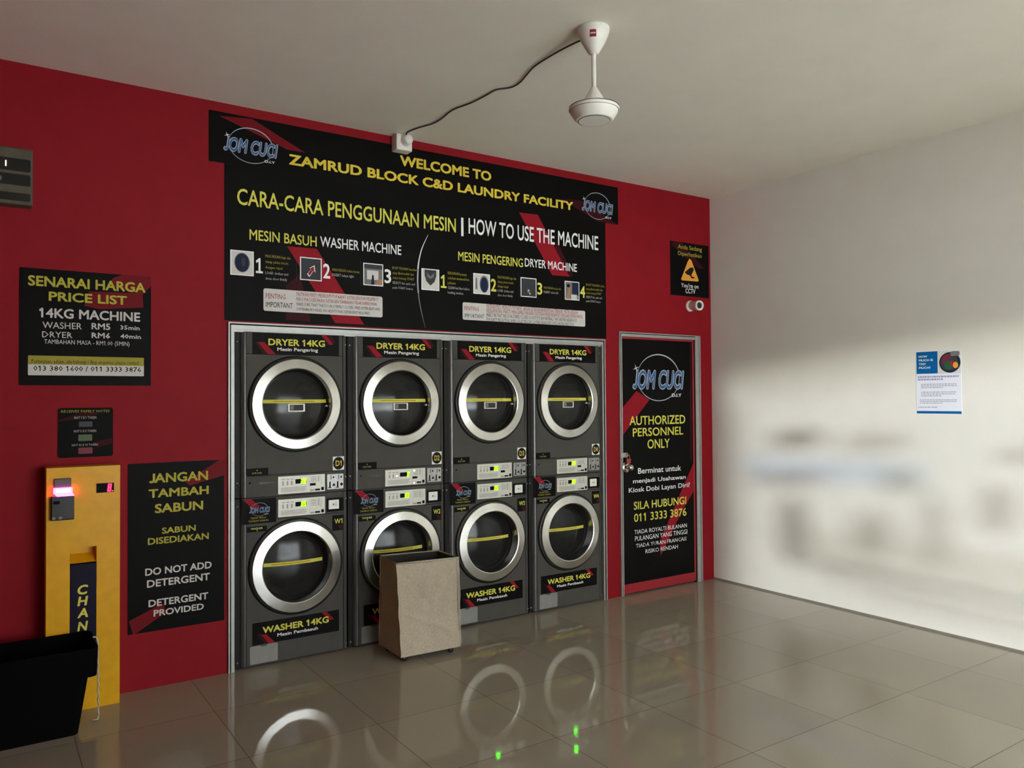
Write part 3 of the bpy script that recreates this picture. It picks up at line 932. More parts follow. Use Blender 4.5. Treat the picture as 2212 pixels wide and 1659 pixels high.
def sign_content(parent, origin, rect, y, items):
    x0, z0, x1, z1 = rect
    ns = nl = 0

    def one(name, draw):
        m = MB()
        draw(m)
        m.build(name, parent, origin)

    for it in items:
        if it[0] == 'p':
            q = clip(list(it[2]), x0, z0, x1, z1)
            if len(q) < 3:
                continue
            if 'red' in it[1]:
                one('red_stripe', lambda m: m.plate(q, y - 0.0006 - 0.0001 * ns, INK[it[1]]))
                ns += 1
            else:
                one('symbol', lambda m: m.plate(q, y - 0.0022 - 0.0001 * nl, INK[it[1]]))
                nl += 1
        elif it[0] == 't':
            _, s, a, c, d, e, col, wt, sh = it
            one('lettering', lambda m: m.text(s, a, c, d, e, y - 0.0026, INK[col], wt, sh, 3 if (e - c) > 0.03 else 1))
        elif it[0] == 'box':
            m = MB()
            _, col, a, c, d, e, r = it
            m.rrect(a, c, d, e, r, y - (0.0016 if col == 'pan' else 0.0020), INK[col], y)
            m.build('text_panel', parent, origin)
        elif it[0] == 'logo':
            logo(parent, origin, it[1], it[2], it[3], y - 0.0016)
        elif it[0] == 'photo':
            photo(parent, origin, it[1], it[2], it[3], it[4], it[5], y - 0.0012)
        elif it[0] == 'dots':
            _, x, a, c = it
            one('divider_line', lambda m: m.rect(x - 0.0008, a, x + 0.0008, c, y - 0.0012, INK['dgry']))
        elif it[0] == 'arc':
            m = MB()
            pts = it[1]
            fine = []
            for i in range(len(pts) - 1):                      # Catmull-Rom through the measured points
                p0, p1, p2, p3 = pts[max(i - 1, 0)], pts[i], pts[i + 1], pts[min(i + 2, len(pts) - 1)]
                for t in (0, .25, .5, .75):
                    fine.append(tuple(0.5 * (2 * p1[j] + (p2[j] - p0[j]) * t + (2 * p0[j] - 5 * p1[j] + 4 * p2[j] - p3[j]) * t * t + (3 * p1[j] - p0[j] - 3 * p2[j] + p3[j]) * t ** 3) for j in (0, 1)))
            fine.append(pts[-1])
            n = len(fine)
            for i in range(n - 1):
                w0, w1 = (0.0095 * math.sin(PI * min(1, (q + 0.6) / n)) ** 0.6 for q in (i, i + 1))
                a, c = fine[i], fine[i + 1]
                col = 'whi' if i < n * 0.35 else ('sil' if i < n * 0.6 else 'gry')
                m.plate([(a[0] - w0 / 2, a[1]), (a[0] + w0 / 2, a[1]), (c[0] + w1 / 2, c[1]), (c[0] - w1 / 2, c[1])], y - 0.0014, INK[col])
            m.build('divider_arc', parent, origin)


def wall_sign(name, label, cat, rect, items, group=None, r=0.004):
    x0, z0, x1, z1 = rect
    o = ((x0 + x1) / 2, 0.0, z0)
    root = thing(name, label, cat, o, group)
    m = MB()
    m.rrect(x0, z0, x1, z1, r, -0.004, INK['pan0'], 0.0)
    m.build('sign_board', root, o)
    sign_content(root, o, rect, -0.004, items)
    return root


wall_sign('welcome_banner', 'wide black welcome banner with gold lettering and two silver ring logos, under the ceiling', 'banner',
          (-4.083, 2.8771, -1.040, 3.166), SIGNS['welcome'])
wall_sign('instruction_banner', 'large black how-to banner with numbered photos and two pale text panels above the machines', 'banner',
          (-3.998, 1.985, -1.171, 2.877), SIGNS['howto'])
wall_sign('price_list_sign', 'black price list sign with lemon heading and a pale phone number strip', 'sign',
          (-4.981, 1.613, -4.381, 2.199), SIGNS['price'], r=0.002)
wall_sign('banknote_notice', 'small black notice showing three banknotes, fixed over the yellow token cabinet', 'sign',
          (-4.813, 1.245, -4.563, 1.498), SIGNS['notes'], r=0.012)
wall_sign('detergent_sign', 'tall black do-not-add-detergent sign with red corner stripes beside the yellow cabinet', 'sign',
          (-4.491, 0.300, -4.000, 1.198), SIGNS['soap'], r=0.002)
wall_sign('camera_warning_sign', 'black warning sign with an orange camera triangle, high beside the white wall', 'sign',
          (-0.475, 2.370, -0.024, 2.814), SIGNS['cctv'], r=0.002)

# ------------------------------------------------------------------ door to the back room
door = thing('door_1', 'black printed staff door with a red edge and silver frame', 'door', (-0.6, 0.0, 0.0))
door['kind'] = 'structure'
DO = (-0.6, 0.0, 0.0)
b = MB()
for x0, x1 in ((-1.046, -1.037), (-1.030, -1.021)):
    b.box(x0, x1, -0.014, 0.05, 0, 2.045 if x0 < -1.04 else 2.03, M_ALU)
b.box(-1.037, -1.030, -0.004, 0.05, 0, 2.03, M_BLK)
b.box(-0.205, -0.162, -0.010, 0.05, 0, 2.045, M_ALU)
b.box(-0.162, -0.152, -0.018, 0.05, 0, 2.045, M_ALU)
b.box(-0.212, -0.205, -0.002, 0.05, 0, 2.02, M_BLK)
b.box(-1.037, -0.162, -0.014, 0.05, 2.037, 2.045, M_ALU)
b.box(-1.030, -0.205, -0.004, 0.05, 2.031, 2.037, M_BLK)
b.box(-1.021, -0.205, -0.010, 0.05, 2.010, 2.031, M_ALU)
b.build('door_frame', door, DO)
b = MB()
b.box(-1.019, -0.213, 0.0, 0.04, 0.012, 2.008, mat('door_red_paint', (150, 24, 36), rough=0.4))
b.build('door_leaf', door, DO)
post = MB()
post.rect(-1.013, 0.085, -0.236, 1.992, -0.003, INK['pan0'], 0.0)
post = post.build('door_poster', door, DO)
sign_content(post, DO, (-1.013, 0.085, -0.236, 1.992), -0.003, SIGNS['door'])
b = MB()
b.lathe([(0.0, -0.012), (0.040, -0.012), (0.043, -0.006), (0.043, 0.0)], (-0.985, -0.003, 0.993), 'y', M_CHROME)
b.lathe([(0.0, -0.075), (0.014, -0.074), (0.024, -0.066), (0.027, -0.055), (0.024, -0.044), (0.013, -0.036), (0.012, -0.008)], (-0.985, -0.003, 0.993), 'y', M_CHROME)
b.build('door_knob', door, DO)
b = MB()
b.box(-1.035, -0.972, -0.012, -0.003, 1.068, 1.104, M_ALU, 0.002)
b.tube([(-0.985, -0.012, 1.082), (-0.985, -0.026, 1.082), (-0.985, -0.026, 1.094), (-0.985, -0.012, 1.094)], 0.0035, M_ALU)
b.build('hasp', door, DO)
PL = (-0.985, -0.03, 1.022)
pad = thing('padlock', 'small red padlock hanging from the hasp above the door knob', 'padlock', PL)
b = MB()
b.box(-1.004, -0.964, -0.042, -0.020, 1.024, 1.062, M_PADRED, 0.004)
b.build('lock_body', pad, PL)
b = MB()
b.tube([(-0.996, -0.031, 1.060), (-0.996, -0.031, 1.078), (-0.992, -0.031, 1.087), (-0.984, -0.031, 1.091), (-0.976, -0.031, 1.087), (-0.972, -0.031, 1.078), (-0.972, -0.031, 1.060)], 0.0035, M_BRASS)
b.build('shackle', pad, PL)


# ------------------------------------------------------------------ washers and dryers
X0, PITCH = -3.58666, 0.68001
HW = 0.322


def corner(side, z0, z1, m, mb):
    r = 0.028
    p = [(-HW + r + 0.004, 0.0)]
    for k in range(9):
        a = math.radians(90 + k * 11.25)
        p.append((-HW + r + r * math.cos(a), r - r * math.sin(a)))
    p += [(-HW, 0.05), (-HW + r + 0.004, 0.05)]
    if side > 0:
        p = [(-x, y) for x, y in p]
    mb.prism_z(p, z0, z1, m)


def holed_panel(mb, x0, x1, z0, z1, cz, r, y0, y1, m, n=72):
    ang = sorted(set([2 * PI * i / n for i in range(n)] + [math.atan2(dz, dx) % (2 * PI) for dx in (x0, x1) for dz in (z0 - cz, z1 - cz)]))
    inn, out = [], []
    for a in ang:
        c, s = math.cos(a), math.sin(a)
        t = min((x1 / c if c > 1e-9 else x0 / c if c < -1e-9 else 1e9), ((z1 - cz) / s if s > 1e-9 else (z0 - cz) / s if s < -1e-9 else 1e9))
        inn.append((r * c, cz + r * s))
        out.append((t * c, cz + t * s))
    k = len(ang)
    v = [(x, y0, z) for x, z in inn] + [(x, y0, z) for x, z in out] + [(x, y1, z) for x, z in inn] + [(x, y1, z) for x, z in out]
    f = []
    for i in range(k):
        j = (i + 1) % k
        f += [(i, j, k + j, k + i), (k + i, k + j, 3 * k + j, 3 * k + i), (2 * k + i, i, j, 2 * k + j)[::-1], (2 * k + i, 3 * k + i, 3 * k + j, 2 * k + j)]
    mb.mesh(v, f, m)


def shell(z0, z1, root, o):
    """Cabinet sides, back, top and base with rounded front posts."""
    b = MB()
    corner(-1, z0, z1, M_POST, b)
    corner(1, z0, z1, M_BODY, b)
    b.box(-HW, -HW + 0.012, 0.05, 0.74, z0, z1, M_BODYD)
    b.box(HW - 0.012, HW, 0.05, 0.74, z0, z1, M_BODYD)
    b.box(-HW + 0.012, HW - 0.012, 0.72, 0.74, z0, z1, M_BODYD)
    b.box(-HW + 0.012, HW - 0.012, 0.05, 0.72, z1 - 0.015, z1, M_BODYD)
    b.box(-HW + 0.012, HW - 0.012, 0.05, 0.72, z0, z0 + 0.015, M_BODYD)
    b.build('cabinet', root, o)
    b = MB()
    b.box(-0.353, -HW - 0.002, 0.012, 0.04, z0 + 0.002, z1 - 0.002, M_FLANGE)
    b.build('side_flange', root, o)


def screws(root, o, zs, y=-0.001):
    for u, z, yy in [(-0.338, z, 0.012) for z in zs] + [(HW - 0.012, z, 0.003) for z in zs]:
        b = MB()
        b.lathe([(0.0, -0.004), (0.003, -0.0035), (0.0048, 0.0)], (u, yy, z), 'y', M_ALU, 12)
        b.build('screw', root, o)


def porthole(root, o, cz, ydepth, dome, tape, slope):
    """Steel door ring with gasket, smoked glass and a yellow warning tape."""
    b = MB()
    for prof in ([(0.268, 0.0), (0.268, -0.021)], [(0.268, -0.021), (0.2665, -0.0255), (0.263, -0.0285)], [(0.263, -0.0285), (0.212, -0.0345)],
                 [(0.212, -0.0345), (0.207, -0.0325)], [(0.207, -0.0325), (0.204, -0.027)], [(0.204, -0.027), (0.203, ydepth)]):
        b.lathe(prof, (0, 0, cz), 'y', M_STEEL, 96)
    ring = b.build('door', root, o)
    b = MB()
    b.lathe([(0.268, -0.016), (0.276, -0.015), (0.283, -0.010), (0.285, 0.0)], (0, 0, cz), 'y', M_RUBBER, 96)
    b.build('gasket', ring, o)
    R = 0.203
    yy = lambda r: ydepth - dome * (1 - (r / R) ** 2)
    b = MB()
    b.lathe([(R * k / 14, yy(R * k / 14)) for k in range(15)], (0, 0, cz), 'y', M_GLASS, 72)
    b.build('glass', ring, o)
    b = MB()
    b.lathe([(0.2035, ydepth - 0.02), (0.199, ydepth - 0.006), (0.19, ydepth - 0.004), (0.19, ydepth + 0.004)], (0, 0, cz), 'y', M_RUBBER, 72)
    b.build('inner_seal', ring, o)
    zt, th, ua, ub = tape
    v, f, v2 = [], [], []
    n = 24
    for i in range(n + 1):
        u = ua + (ub - ua) * i / n
        dz = slope * (u - ua) / (ub - ua)
        for q in (0, 1):
            z = zt + dz + (q - 0.5) * th
            v.append((u, yy(math.hypot(u, z)) - 0.0025, cz + z))
        for q in (0, 1):
            z = zt + dz + (0.12 if q else -0.12) * th
            v2.append((u, yy(math.hypot(u, z)) - 0.0031, cz + z))
    f = [(2 * i, 2 * i + 2, 2 * i + 3, 2 * i + 1) for i in range(n)]
    b = MB()
    b.mesh(v, f, INK['yel2'])
    b.mesh(v2, [f[i] for i in range(4, n - 5)], mat('tape_print', (176, 140, 40), **SIGN))
    b.build('warning_tape', ring, o)
    b = MB()
    b.lathe([(0.243, 0.052), (0.243, 0.5), (0.10, 0.53), (0.0, 0.535)], (0, 0, cz), 'y', M_DRUM, 48)
    for k in range(3):
        a = math.radians(30 + 120 * k)
        b.tube([(0.222 * math.cos(a), 0.09, cz + 0.222 * math.sin(a)), (0.222 * math.cos(a), 0.49, cz + 0.222 * math.sin(a))], 0.026, M_DRUM, 10)
    b.build('drum', root, o)
    return ring


SEG = {'0': 'abcdef', '1': 'bc', '2': 'abged', '3': 'abgcd', '4': 'fgbc', '5': 'afgcd', '6': 'afgedc', '7': 'abc', '8': 'abcdefg', '9': 'abcdfg'}


def seven(mb, s, x, z, w, h, y, m, t=None):
    t = t or w * 0.26
    for ch in s:
        for g in SEG.get(ch, ''):
            q = {'a': (0, h - t, w, h), 'd': (0, 0, w, t), 'g': (0, h / 2 - t / 2, w, h / 2 + t / 2), 'f': (0, h / 2, t, h), 'b': (w - t, h / 2, w, h), 'e': (0, 0, t, h / 2), 'c': (w - t, 0, w, h / 2)}[g]
            mb.plate([(x + q[0] + 0.12 * q[1], z + q[1]), (x + q[2] + 0.12 * q[1], z + q[1]), (x + q[2] + 0.12 * q[3], z + q[3]), (x + q[0] + 0.12 * q[3], z + q[3])], y, m)
        x += w * 1.32


def fascia(root, o, z0, z1, coin):
    """Silver control plate with its print, slots and button; the display is added per machine."""
    b = MB()
    ym = -0.006
    b.rrect(-0.110, z0, 0.174, z1, 0.003, ym, M_PLATE, 0.0)
    plate = b.build('control_panel', root, o)
    h = z1 - z0
    b = MB()
    Z = lambda q: z1 - q * h
    y = ym - 0.0006
    P2 = M_PLATE2
    for k in range(3):                                   # the three icon buttons
        x = -0.086 + k * 0.026
        b.rrect(x, Z(0.52), x + 0.010, Z(0.28), 0.002, y, P2)
        b.rect(x - 0.002, Z(0.20), x + 0.016, Z(0.15), y, P2)
    for k in range(4):                                   # print lines at the bottom
        b.rect(-0.094, Z(0.68 + 0.07 * k), 0.062 - 0.01 * (k % 2), Z(0.645 + 0.07 * k), y, P2)
    b.rect(0.0805, Z(0.95), 0.0815, Z(0.05), y, P2)
    for k in range(5 if not coin else 4):                # programme list
        b.rect(0.088, Z(0.14 + 0.085 * k), 0.122, Z(0.105 + 0.085 * k), y, P2)
        b.rect(0.128, Z(0.15 + 0.085 * k), 0.140, Z(0.095 + 0.085 * k), y, P2)
    b.rect(0.1475, Z(0.60), 0.1495, Z(0.08), y, P2)
    b.rect(0.155, Z(0.58), 0.156, Z(0.08), y, P2)
    b.rect(0.082, Z(0.94), 0.108, Z(0.84), y, M_PLATE2)
    b.build('panel_print', plate, o)
    b = MB()
    if coin:
        b.rect(0.081, Z(0.63), 0.116, Z(0.49), y - 0.0004, M_BLK, ym)
    b.rect(0.112, Z(0.93), 0.143, Z(0.83), y - 0.0004, M_BLK, ym)
    b.build('slot_window', plate, o)
    b = MB()
    b.rrect(0.151, Z(0.93), 0.166, Z(0.74), 0.003, ym - 0.004, M_BLK, ym)
    b.build('start_button', plate, o)
    return plate


def display(plate, o, z1, h, digits, extra=()):
    b = MB()
    ym = -0.0068
    zb, zt = z1 - 0.46 * h, z1 - 0.20 * h
    b.rect(-0.0075, zb, 0.0615, zt, ym, M_BLK, -0.006)
    n = len(digits)
    w = 0.0135
    seven(b, digits, 0.060 - n * w * 1.32, zb + 0.001, w, zt - zb - 0.002, ym - 0.0008, M_LIME, 0.0046)
    b.build('display', plate, o)
    for x, q in extra:
        b = MB()
        b.disc(x, z1 - q * h, 0.0055, 0.0055, ym - 0.001, M_LED_GLINT, 16, -0.006)
        b.build('lamp_or_glint', plate, o)


def badge(root, o, name, rect, y, stripes, texts, base='pan0'):
    b = MB()
    b.rect(*rect, y, INK[base], y + 0.0015)
    s = b.build(name, root, o)
    for i, (col, pts) in enumerate(stripes):
        q = clip(pts, *rect)
        if len(q) > 2:
            b = MB()
            b.plate(q, y - 0.0005 - 0.0001 * i, INK[col])
            b.build('red_stripe', s, o)
    for t in texts:
        b = MB()
        b.text(t[0], *t[1:5], y - 0.0010, INK[t[5]], t[6])
        b.build('lettering', s, o)
    return s


ZD0, ZD1, ZS = 0.972, 1.926, 1.7975
ZDC, ZWC = 1.5073, 0.55035


def make_dryer(loc, label, group):
    root = thing('tumble_dryer', label, 'dryer', loc, group)
    o = (0, 0, ZD0)
    shell(ZD0, ZD1, root, o)
    b = MB()
    b.box(-0.294, 0.296, 0.0, 0.03, ZS + 0.0015, ZD1, M_BODY)
    b.build('header_panel', root, o)
    r = (-0.256, ZS + 0.001, 0.267, 1.922)
    badge(root, o, 'header_sign', r, -0.0015,
          [('red', [(-0.225, 1.868), (-0.188, 1.868), (-0.118, 1.797), (-0.165, 1.797)]), ('dred', [(-0.240, 1.868), (-0.225, 1.868), (-0.165, 1.797), (-0.190, 1.797)]),
           ('red', [(0.150, 1.925), (0.185, 1.925), (0.232, 1.866), (0.205, 1.866)]), ('dred', [(0.185, 1.925), (0.215, 1.925), (0.245, 1.880), (0.225, 1.872)])],
          [('DRYER 14KG', -0.165, 1.851, 0.178, 1.890, 'yel2', 0.03), ('Mesin Pengering', -0.112, 1.820, 0.134, 1.840, 'whi', 0.02)])
    b = MB()
    holed_panel(b, -0.294, 0.296, 1.0965, ZS - 0.0015, ZDC, 0.262, 0.0, 0.05, M_BODY)
    b.build('front_panel', root, o)
    ring = porthole(root, o, ZDC, 0.030, 0.030, (0.0155, 0.021, -0.198, 0.196), 0.0)
    b = MB()
    b.lathe([(0.0, -0.010), (0.004, -0.009), (0.0065, -0.005), (0.0065, 0.012)], (0.194, 0.020, 1.4935), 'y', M_WHITE_PL, 16)
    b.build('door_catch', ring, o)
    y = -0.0045
    b = MB()
    b.rrect(-0.050, 1.462, 0.052, 1.508, 0.004, y, M_PLATE, y + 0.003)
    b.rect(-0.040, 1.468, 0.042, 1.503, y - 0.0006, INK['dgry'])
    b.rect(-0.036, 1.472, -0.016, 1.499, y - 0.0010, INK['gry'])
    b.build('capacity_label', ring, o)
    b = MB()
    b.box(-0.294, 0.296, 0.0, 0.03, ZD0, 1.0935, M_BODY)
    b.build('control_fascia', root, o)
    b = MB()
    b.rrect(-0.294, 0.976, -0.122, 1.088, 0.004, -0.003, M_BODY, 0.0)
    dr = b.build('lint_drawer', root, o)
    b = MB()
    b.rrect(-0.222, 1.046, -0.140, 1.058, 0.005, -0.0036, M_BODYD)
    b.disc(-0.272, 1.056, 0.006, 0.006, -0.0036, M_BLK)
    b.build('finger_slot', dr, o)
    b = MB()
    b.rrect(0.188, 0.988, 0.291, 1.079, 0.004, -0.006, M_COIN, 0.0)
    coin = b.build('coin_acceptor', root, o)
    b = MB()
    for k in (0, 1):
        x = 0.196 + 0.049 * k
        b.rect(x + 0.014, 1.047, x + 0.018, 1.074, -0.0066, M_BLK)
        b.rect(x + 0.005, 0.999, x + 0.014, 1.034, -0.0066, M_BLK)
        b.rect(x - 0.003, 0.996, x + 0.019, 1.000, -0.0066, M_BLK)
        b.disc(x + 0.032, 1.060, 0.005, 0.007, -0.0066, M_BLK)
    b.plate([(0.219, 1.008), (0.241, 1.008), (0.230, 1.026)], -0.0066, M_BLK)
    b.plate([(0.279, 1.003), (0.290, 1.016), (0.279, 1.026), (0.268, 1.016)], -0.0066, M_BLK)
    b.build('coin_slot', coin, o)
    badge(root, o, 'name_tag', (-0.290, 1.0965, -0.166, 1.139), -0.0015, [],
          [('DRYER', -0.258, 1.106, -0.202, 1.116, 'yelS', 0.01)])
    b = MB()
    b.plate([(-0.234, 1.124), (-0.226, 1.124), (-0.230, 1.131)], -0.0021, INK['whiS'])
    b.build('arrow_mark', root, o)
    screws(root, o, (1.868, 1.058))
    return root, fascia(root, o, 0.980, 1.083, True)


def make_washer(loc, label, group):
    root = thing('washing_machine', label, 'washer', loc, group)
    o = (0, 0, 0)
    z1 = ZD0 - 0.004
    shell(0.012, z1, root, o)
    b = MB()
    b.box(-HW + 0.015, HW - 0.015, 0.03, 0.70, 0.0, 0.012, M_BLK)
    b.build('plinth', root, o)
    b = MB()
    b.box(-0.294, 0.296, 0.0, 0.03, 0.8435, z1, M_BODY)
    b.build('control_fascia', root, o)
    b = MB()
    holed_panel(b, -0.294, 0.296, 0.012, 0.8405, ZWC, 0.262, 0.0, 0.05, M_BODY)
    b.build('front_panel', root, o)
    porthole(root, o, ZWC, 0.058, 0.034, (0.0165, 0.021, -0.198, 0.176), -0.002)
    b = MB()
    b.rrect(0.187, 0.853, 0.293, 0.934, 0.006, -0.006, M_BLK, 0.0)
    sl = b.build('coin_acceptor', root, o)
    b = MB()
    b.rrect(0.196, 0.868, 0.261, 0.923, 0.003, -0.010, M_WHITE_PL, -0.006)
    b.disc(0.226, 0.896, 0.005, 0.006, -0.0106, M_GREY_PL)
    b.rect(0.240, 0.888, 0.2425, 0.909, -0.0106, M_GREY_PL)
    b.rect(0.237, 0.8865, 0.2455, 0.889, -0.0106, M_GREY_PL)
    b.build('coin_plate', sl, o)
    s = badge(root, o, 'logo_sticker', (-0.316, 0.821, -0.120, 0.964), -0.0015,
              [('red', [(-0.312, 0.964), (-0.262, 0.964), (-0.212, 0.915), (-0.262, 0.915)])],
              [('TIDAK PERLU', -0.268, 0.849, -0.180, 0.859, 'yelS', 0.01), ('TAMBAH SABUN', -0.280, 0.832, -0.166, 0.842, 'yelS', 0.01)])
    logo(s, o, -0.216, 0.902, 0.118, -0.0030)
    badge(root, o, 'name_tag', (-0.288, 0.774, -0.174, 0.806), -0.0015, [], [('WASHER', -0.266, 0.788, -0.198, 0.799, 'yel2', 0.01)])
    b = MB()
    b.plate([(-0.234, 0.784), (-0.226, 0.784), (-0.230, 0.777)], -0.0021, INK['whiS'])
    b.build('arrow_mark', root, o)
    badge(root, o, 'base_sign', (-0.257, 0.126, 0.262, 0.253), -0.0015,
          [('dred', [(-0.232, 0.190), (-0.205, 0.190), (-0.150, 0.126), (-0.185, 0.126)]), ('red', [(-0.205, 0.180), (-0.178, 0.180), (-0.128, 0.126), (-0.165, 0.126)]),
           ('red', [(0.150, 0.253), (0.185, 0.253), (0.232, 0.200), (0.205, 0.200)])],
          [('WASHER 14KG', -0.200, 0.187, 0.197, 0.224, 'yel2', 0.03), ('Mesin Pembasuh', -0.114, 0.155, 0.130, 0.174, 'whi', 0.02)])
    b = MB()
    b.rrect(-0.272, 0.020, -0.112, 0.122, 0.006, -0.003, M_PATCH, 0.0)
    b.plate([(-0.215, 0.1225), (-0.170, 0.1225), (-0.180, 0.114), (-0.205, 0.114)], -0.0036, M_BODYD)
    b.build('access_cover', root, o)
    screws(root, o, (0.925, 0.040))
    return root, fascia(root, o, 0.846, 0.948, False)


def number_sticker(root, o, s, washer):
    if washer:
        st = badge(root, o, 'number_sticker', (0.222, 0.734, 0.294, 0.828), -0.0015, [('dred', [(0.255, 0.765), (0.294, 0.765), (0.294, 0.734), (0.275, 0.734)])],
                   [(s, 0.235, 0.776, 0.286, 0.806, 'yel2', 0.02)])
    else:
        st = badge(root, o, 'number_sticker', (0.226, 1.102, 0.298, 1.184), -0.0015, [], [], 'whi')
        b = MB()
        b.disc(0.262, 1.143, 0.0345, 0.0385, -0.0021, INK['blk'], 36)
        b.text(s, 0.243, 1.126, 0.282, 1.160, -0.0027, INK['yel'], 0.02)
        b.build('lettering', st, o)


def copy_tree(o, parent=None):
    c = o.copy()
    COL.objects.link(c)
    c.parent = parent
    for ch in [x for x in COL.objects if x.parent == o]:
        copy_tree(ch, c)
    return c


GD, GW = 'tumble dryers on top of the washers', 'washing machines under the dryers'
od, ow = (0, 0, ZD0), (0, 0, 0)
dl = ['charcoal tumble dryer numbered 1, next to the tall detergent sign',
      'charcoal tumble dryer numbered 2 with white lamps lit on its panel, above the hamper',
      'charcoal tumble dryer numbered 3, stacked on washer 3',
      'charcoal tumble dryer numbered 4, beside the staff door']
wl = ['charcoal washing machine numbered 1, at the bay end next to the detergent sign',
      'charcoal washing machine numbered 2, half hidden behind the beige hamper',
      'charcoal washing machine numbered 3, just past the beige hamper',
      'charcoal washing machine numbered 4, at the bay end beside the staff door']
d0, p0 = make_dryer((X0, 0, ZD0), dl[0], GD)
w0, q0 = make_washer((X0, 0, 0), wl[0], GW)
stacks = [(d0, w0)]
for i in range(1, 4):
    d = copy_tree(d0)
    w = copy_tree(w0)
    d.location = (X0 + i * PITCH, 0, ZD0)
    w.location = (X0 + i * PITCH, 0, 0)
    d['label'], w['label'] = dl[i], wl[i]
    stacks.append((d, w))
DIG = [('38', '35'), ('0', '55'), ('35', '35'), ('38', '36')]
for i, (d, w) in enumerate(stacks):
    kd = [x for x in COL.objects if x.parent == d and x.name.startswith('control_panel')][0]
    kw = [x for x in COL.objects if x.parent == w and x.name.startswith('control_panel')][0]
    display(kd, od, 1.083, 0.103, DIG[i][0], ((-0.030, 0.40), (0.094, 0.14), (0.092, 0.90)) if i == 1 else ())
    display(kw, ow, 0.948, 0.102, DIG[i][1])
    number_sticker(d, od, 'D%d' % (i + 1), False)
    number_sticker(w, ow, 'W%d' % (i + 1), True)

# ------------------------------------------------------------------ yellow token cabinet
KO = (-4.7075, -0.065, 0.0)
kx0, kx1, ky = -4.870, -4.545, -0.13
rx0, rx1, rz = -4.768, -4.651, 0.804
kio = thing('token_cabinet', 'tall yellow token change cabinet with a magenta lit note slot and navy panel', 'token machine', KO)
b = MB()
b.box(kx0, kx1, ky, 0.0, rz, 1.205, M_YEL)
b.box(kx0, rx0, ky, 0.0, 0.0, rz, M_YEL)
b.box(rx1, kx1, ky, 0.0, 0.0, rz, M_YEL)
b.box(rx0, rx1, ky, 0.0, 0.0, 0.16, M_YEL)
b.box(rx0, rx1, -0.06, 0.0, 0.16, rz, M_YEL)
b.mesh([(rx0, ky + 0.001, 0.728), (rx1, ky + 0.001, 0.728), (rx1, -0.06, 0.765), (rx0, -0.06, 0.765)], [(0, 1, 2, 3)], M_YEL)
b.build('cabinet_body', kio, KO)
b = MB()
b.box(rx0 + 0.002, rx1 - 0.002, ky - 0.001, -0.062, 0.162, 0.721, M_NAVY)
pn = b.build('change_panel', kio, KO)
b = MB()
for s, z in (('C', 0.571), ('H', 0.515), ('A', 0.456), ('N', 0.391), ('G', 0.330), ('E', 0.270)):
    b.text(s, -4.735, z, -4.688, z + 0.047, ky - 0.0016, INK['yel2'], 0.035, 0.15)
b.build('lettering', pn, KO)
b = MB()
b.box(-4.838, -4.764, ky - 0.012, ky, 1.108, 1.153, mat('acceptor_brown', (70, 60, 54), rough=0.35), 0.003)
b.box(-4.851, -4.752, ky - 0.030, ky, 0.950, 1.068, M_SMOKE, 0.004)
ac = b.build('note_acceptor', kio, KO)
b = MB()
b.box(-4.841, -4.760, ky - 0.026, ky, 1.078, 1.108, M_MAG, 0.005)
b.box(-4.832, -4.770, ky - 0.0275, ky - 0.02, 1.086, 1.102, M_MAGHOT, 0.003)
b.mesh([(-4.826, ky - 0.0305, 1.067), (-4.752, ky - 0.0305, 1.067), (-4.758, ky - 0.024, 1.079), (-4.838, ky - 0.024, 1.079)], [(0, 1, 2, 3)], M_MAG)
b.build('lit_slot', ac, KO)
b = MB()
for x in (-4.840, -4.812):
    b.disc(x, 0.962, 0.008, 0.008, ky - 0.0306, INK['gry'], 20)
b.rect(-4.842, 1.030, -4.815, 1.046, ky - 0.0306, M_BLK)
b.build('acceptor_mark', ac, KO)
b = MB()
b.box(-4.653, -4.573, ky - 0.002, ky, 1.070, 1.117, M_BLK, 0.001)
ds = b.build('counter_display', kio, KO)
b = MB()
seven(b, '8', -4.6045, 1.074, 0.017, 0.039, ky - 0.0028, M_REDLED, 0.006)
b.disc(-4.580, 1.0765, 0.003, 0.003, ky - 0.0028, M_REDLED, 12)
b.build('digit', ds, KO)

# ------------------------------------------------------------------ grey wall box high on the wall
BO = (-5.10, 0.0, 2.50)
bx = thing('wall_control_box', 'olive grey wall box with dark glossy windows, mounted high above the price list', 'electrical box', BO)
b = MB()
b.box(-5.28, -4.930, -0.085, 0.0, 2.492, 2.770, M_BOXG, 0.006)
b.build('box_case', bx, BO)
for z0, z1 in ((2.655, 2.716), (2.585, 2.640), (2.510, 2.548)):
    b = MB()
    b.rrect(-5.265, z0, -4.940, z1, 0.008, -0.088, M_SMOKE, -0.084)
    b.build('window_strip', bx, BO)
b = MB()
b.rrect(-5.0445, 2.672, -5.0395, 2.700, 0.002, -0.0905, M_LED_GLINT, -0.088)  # glowing bar stands in for a bright reflection on the dark cover
b.build('lamp_or_glint', bx, BO)
b = MB()
b.box(-5.10, -5.058, -0.094, -0.088, 2.600, 2.622, M_GREY_PL, 0.003)
b.build('latch', bx, BO)

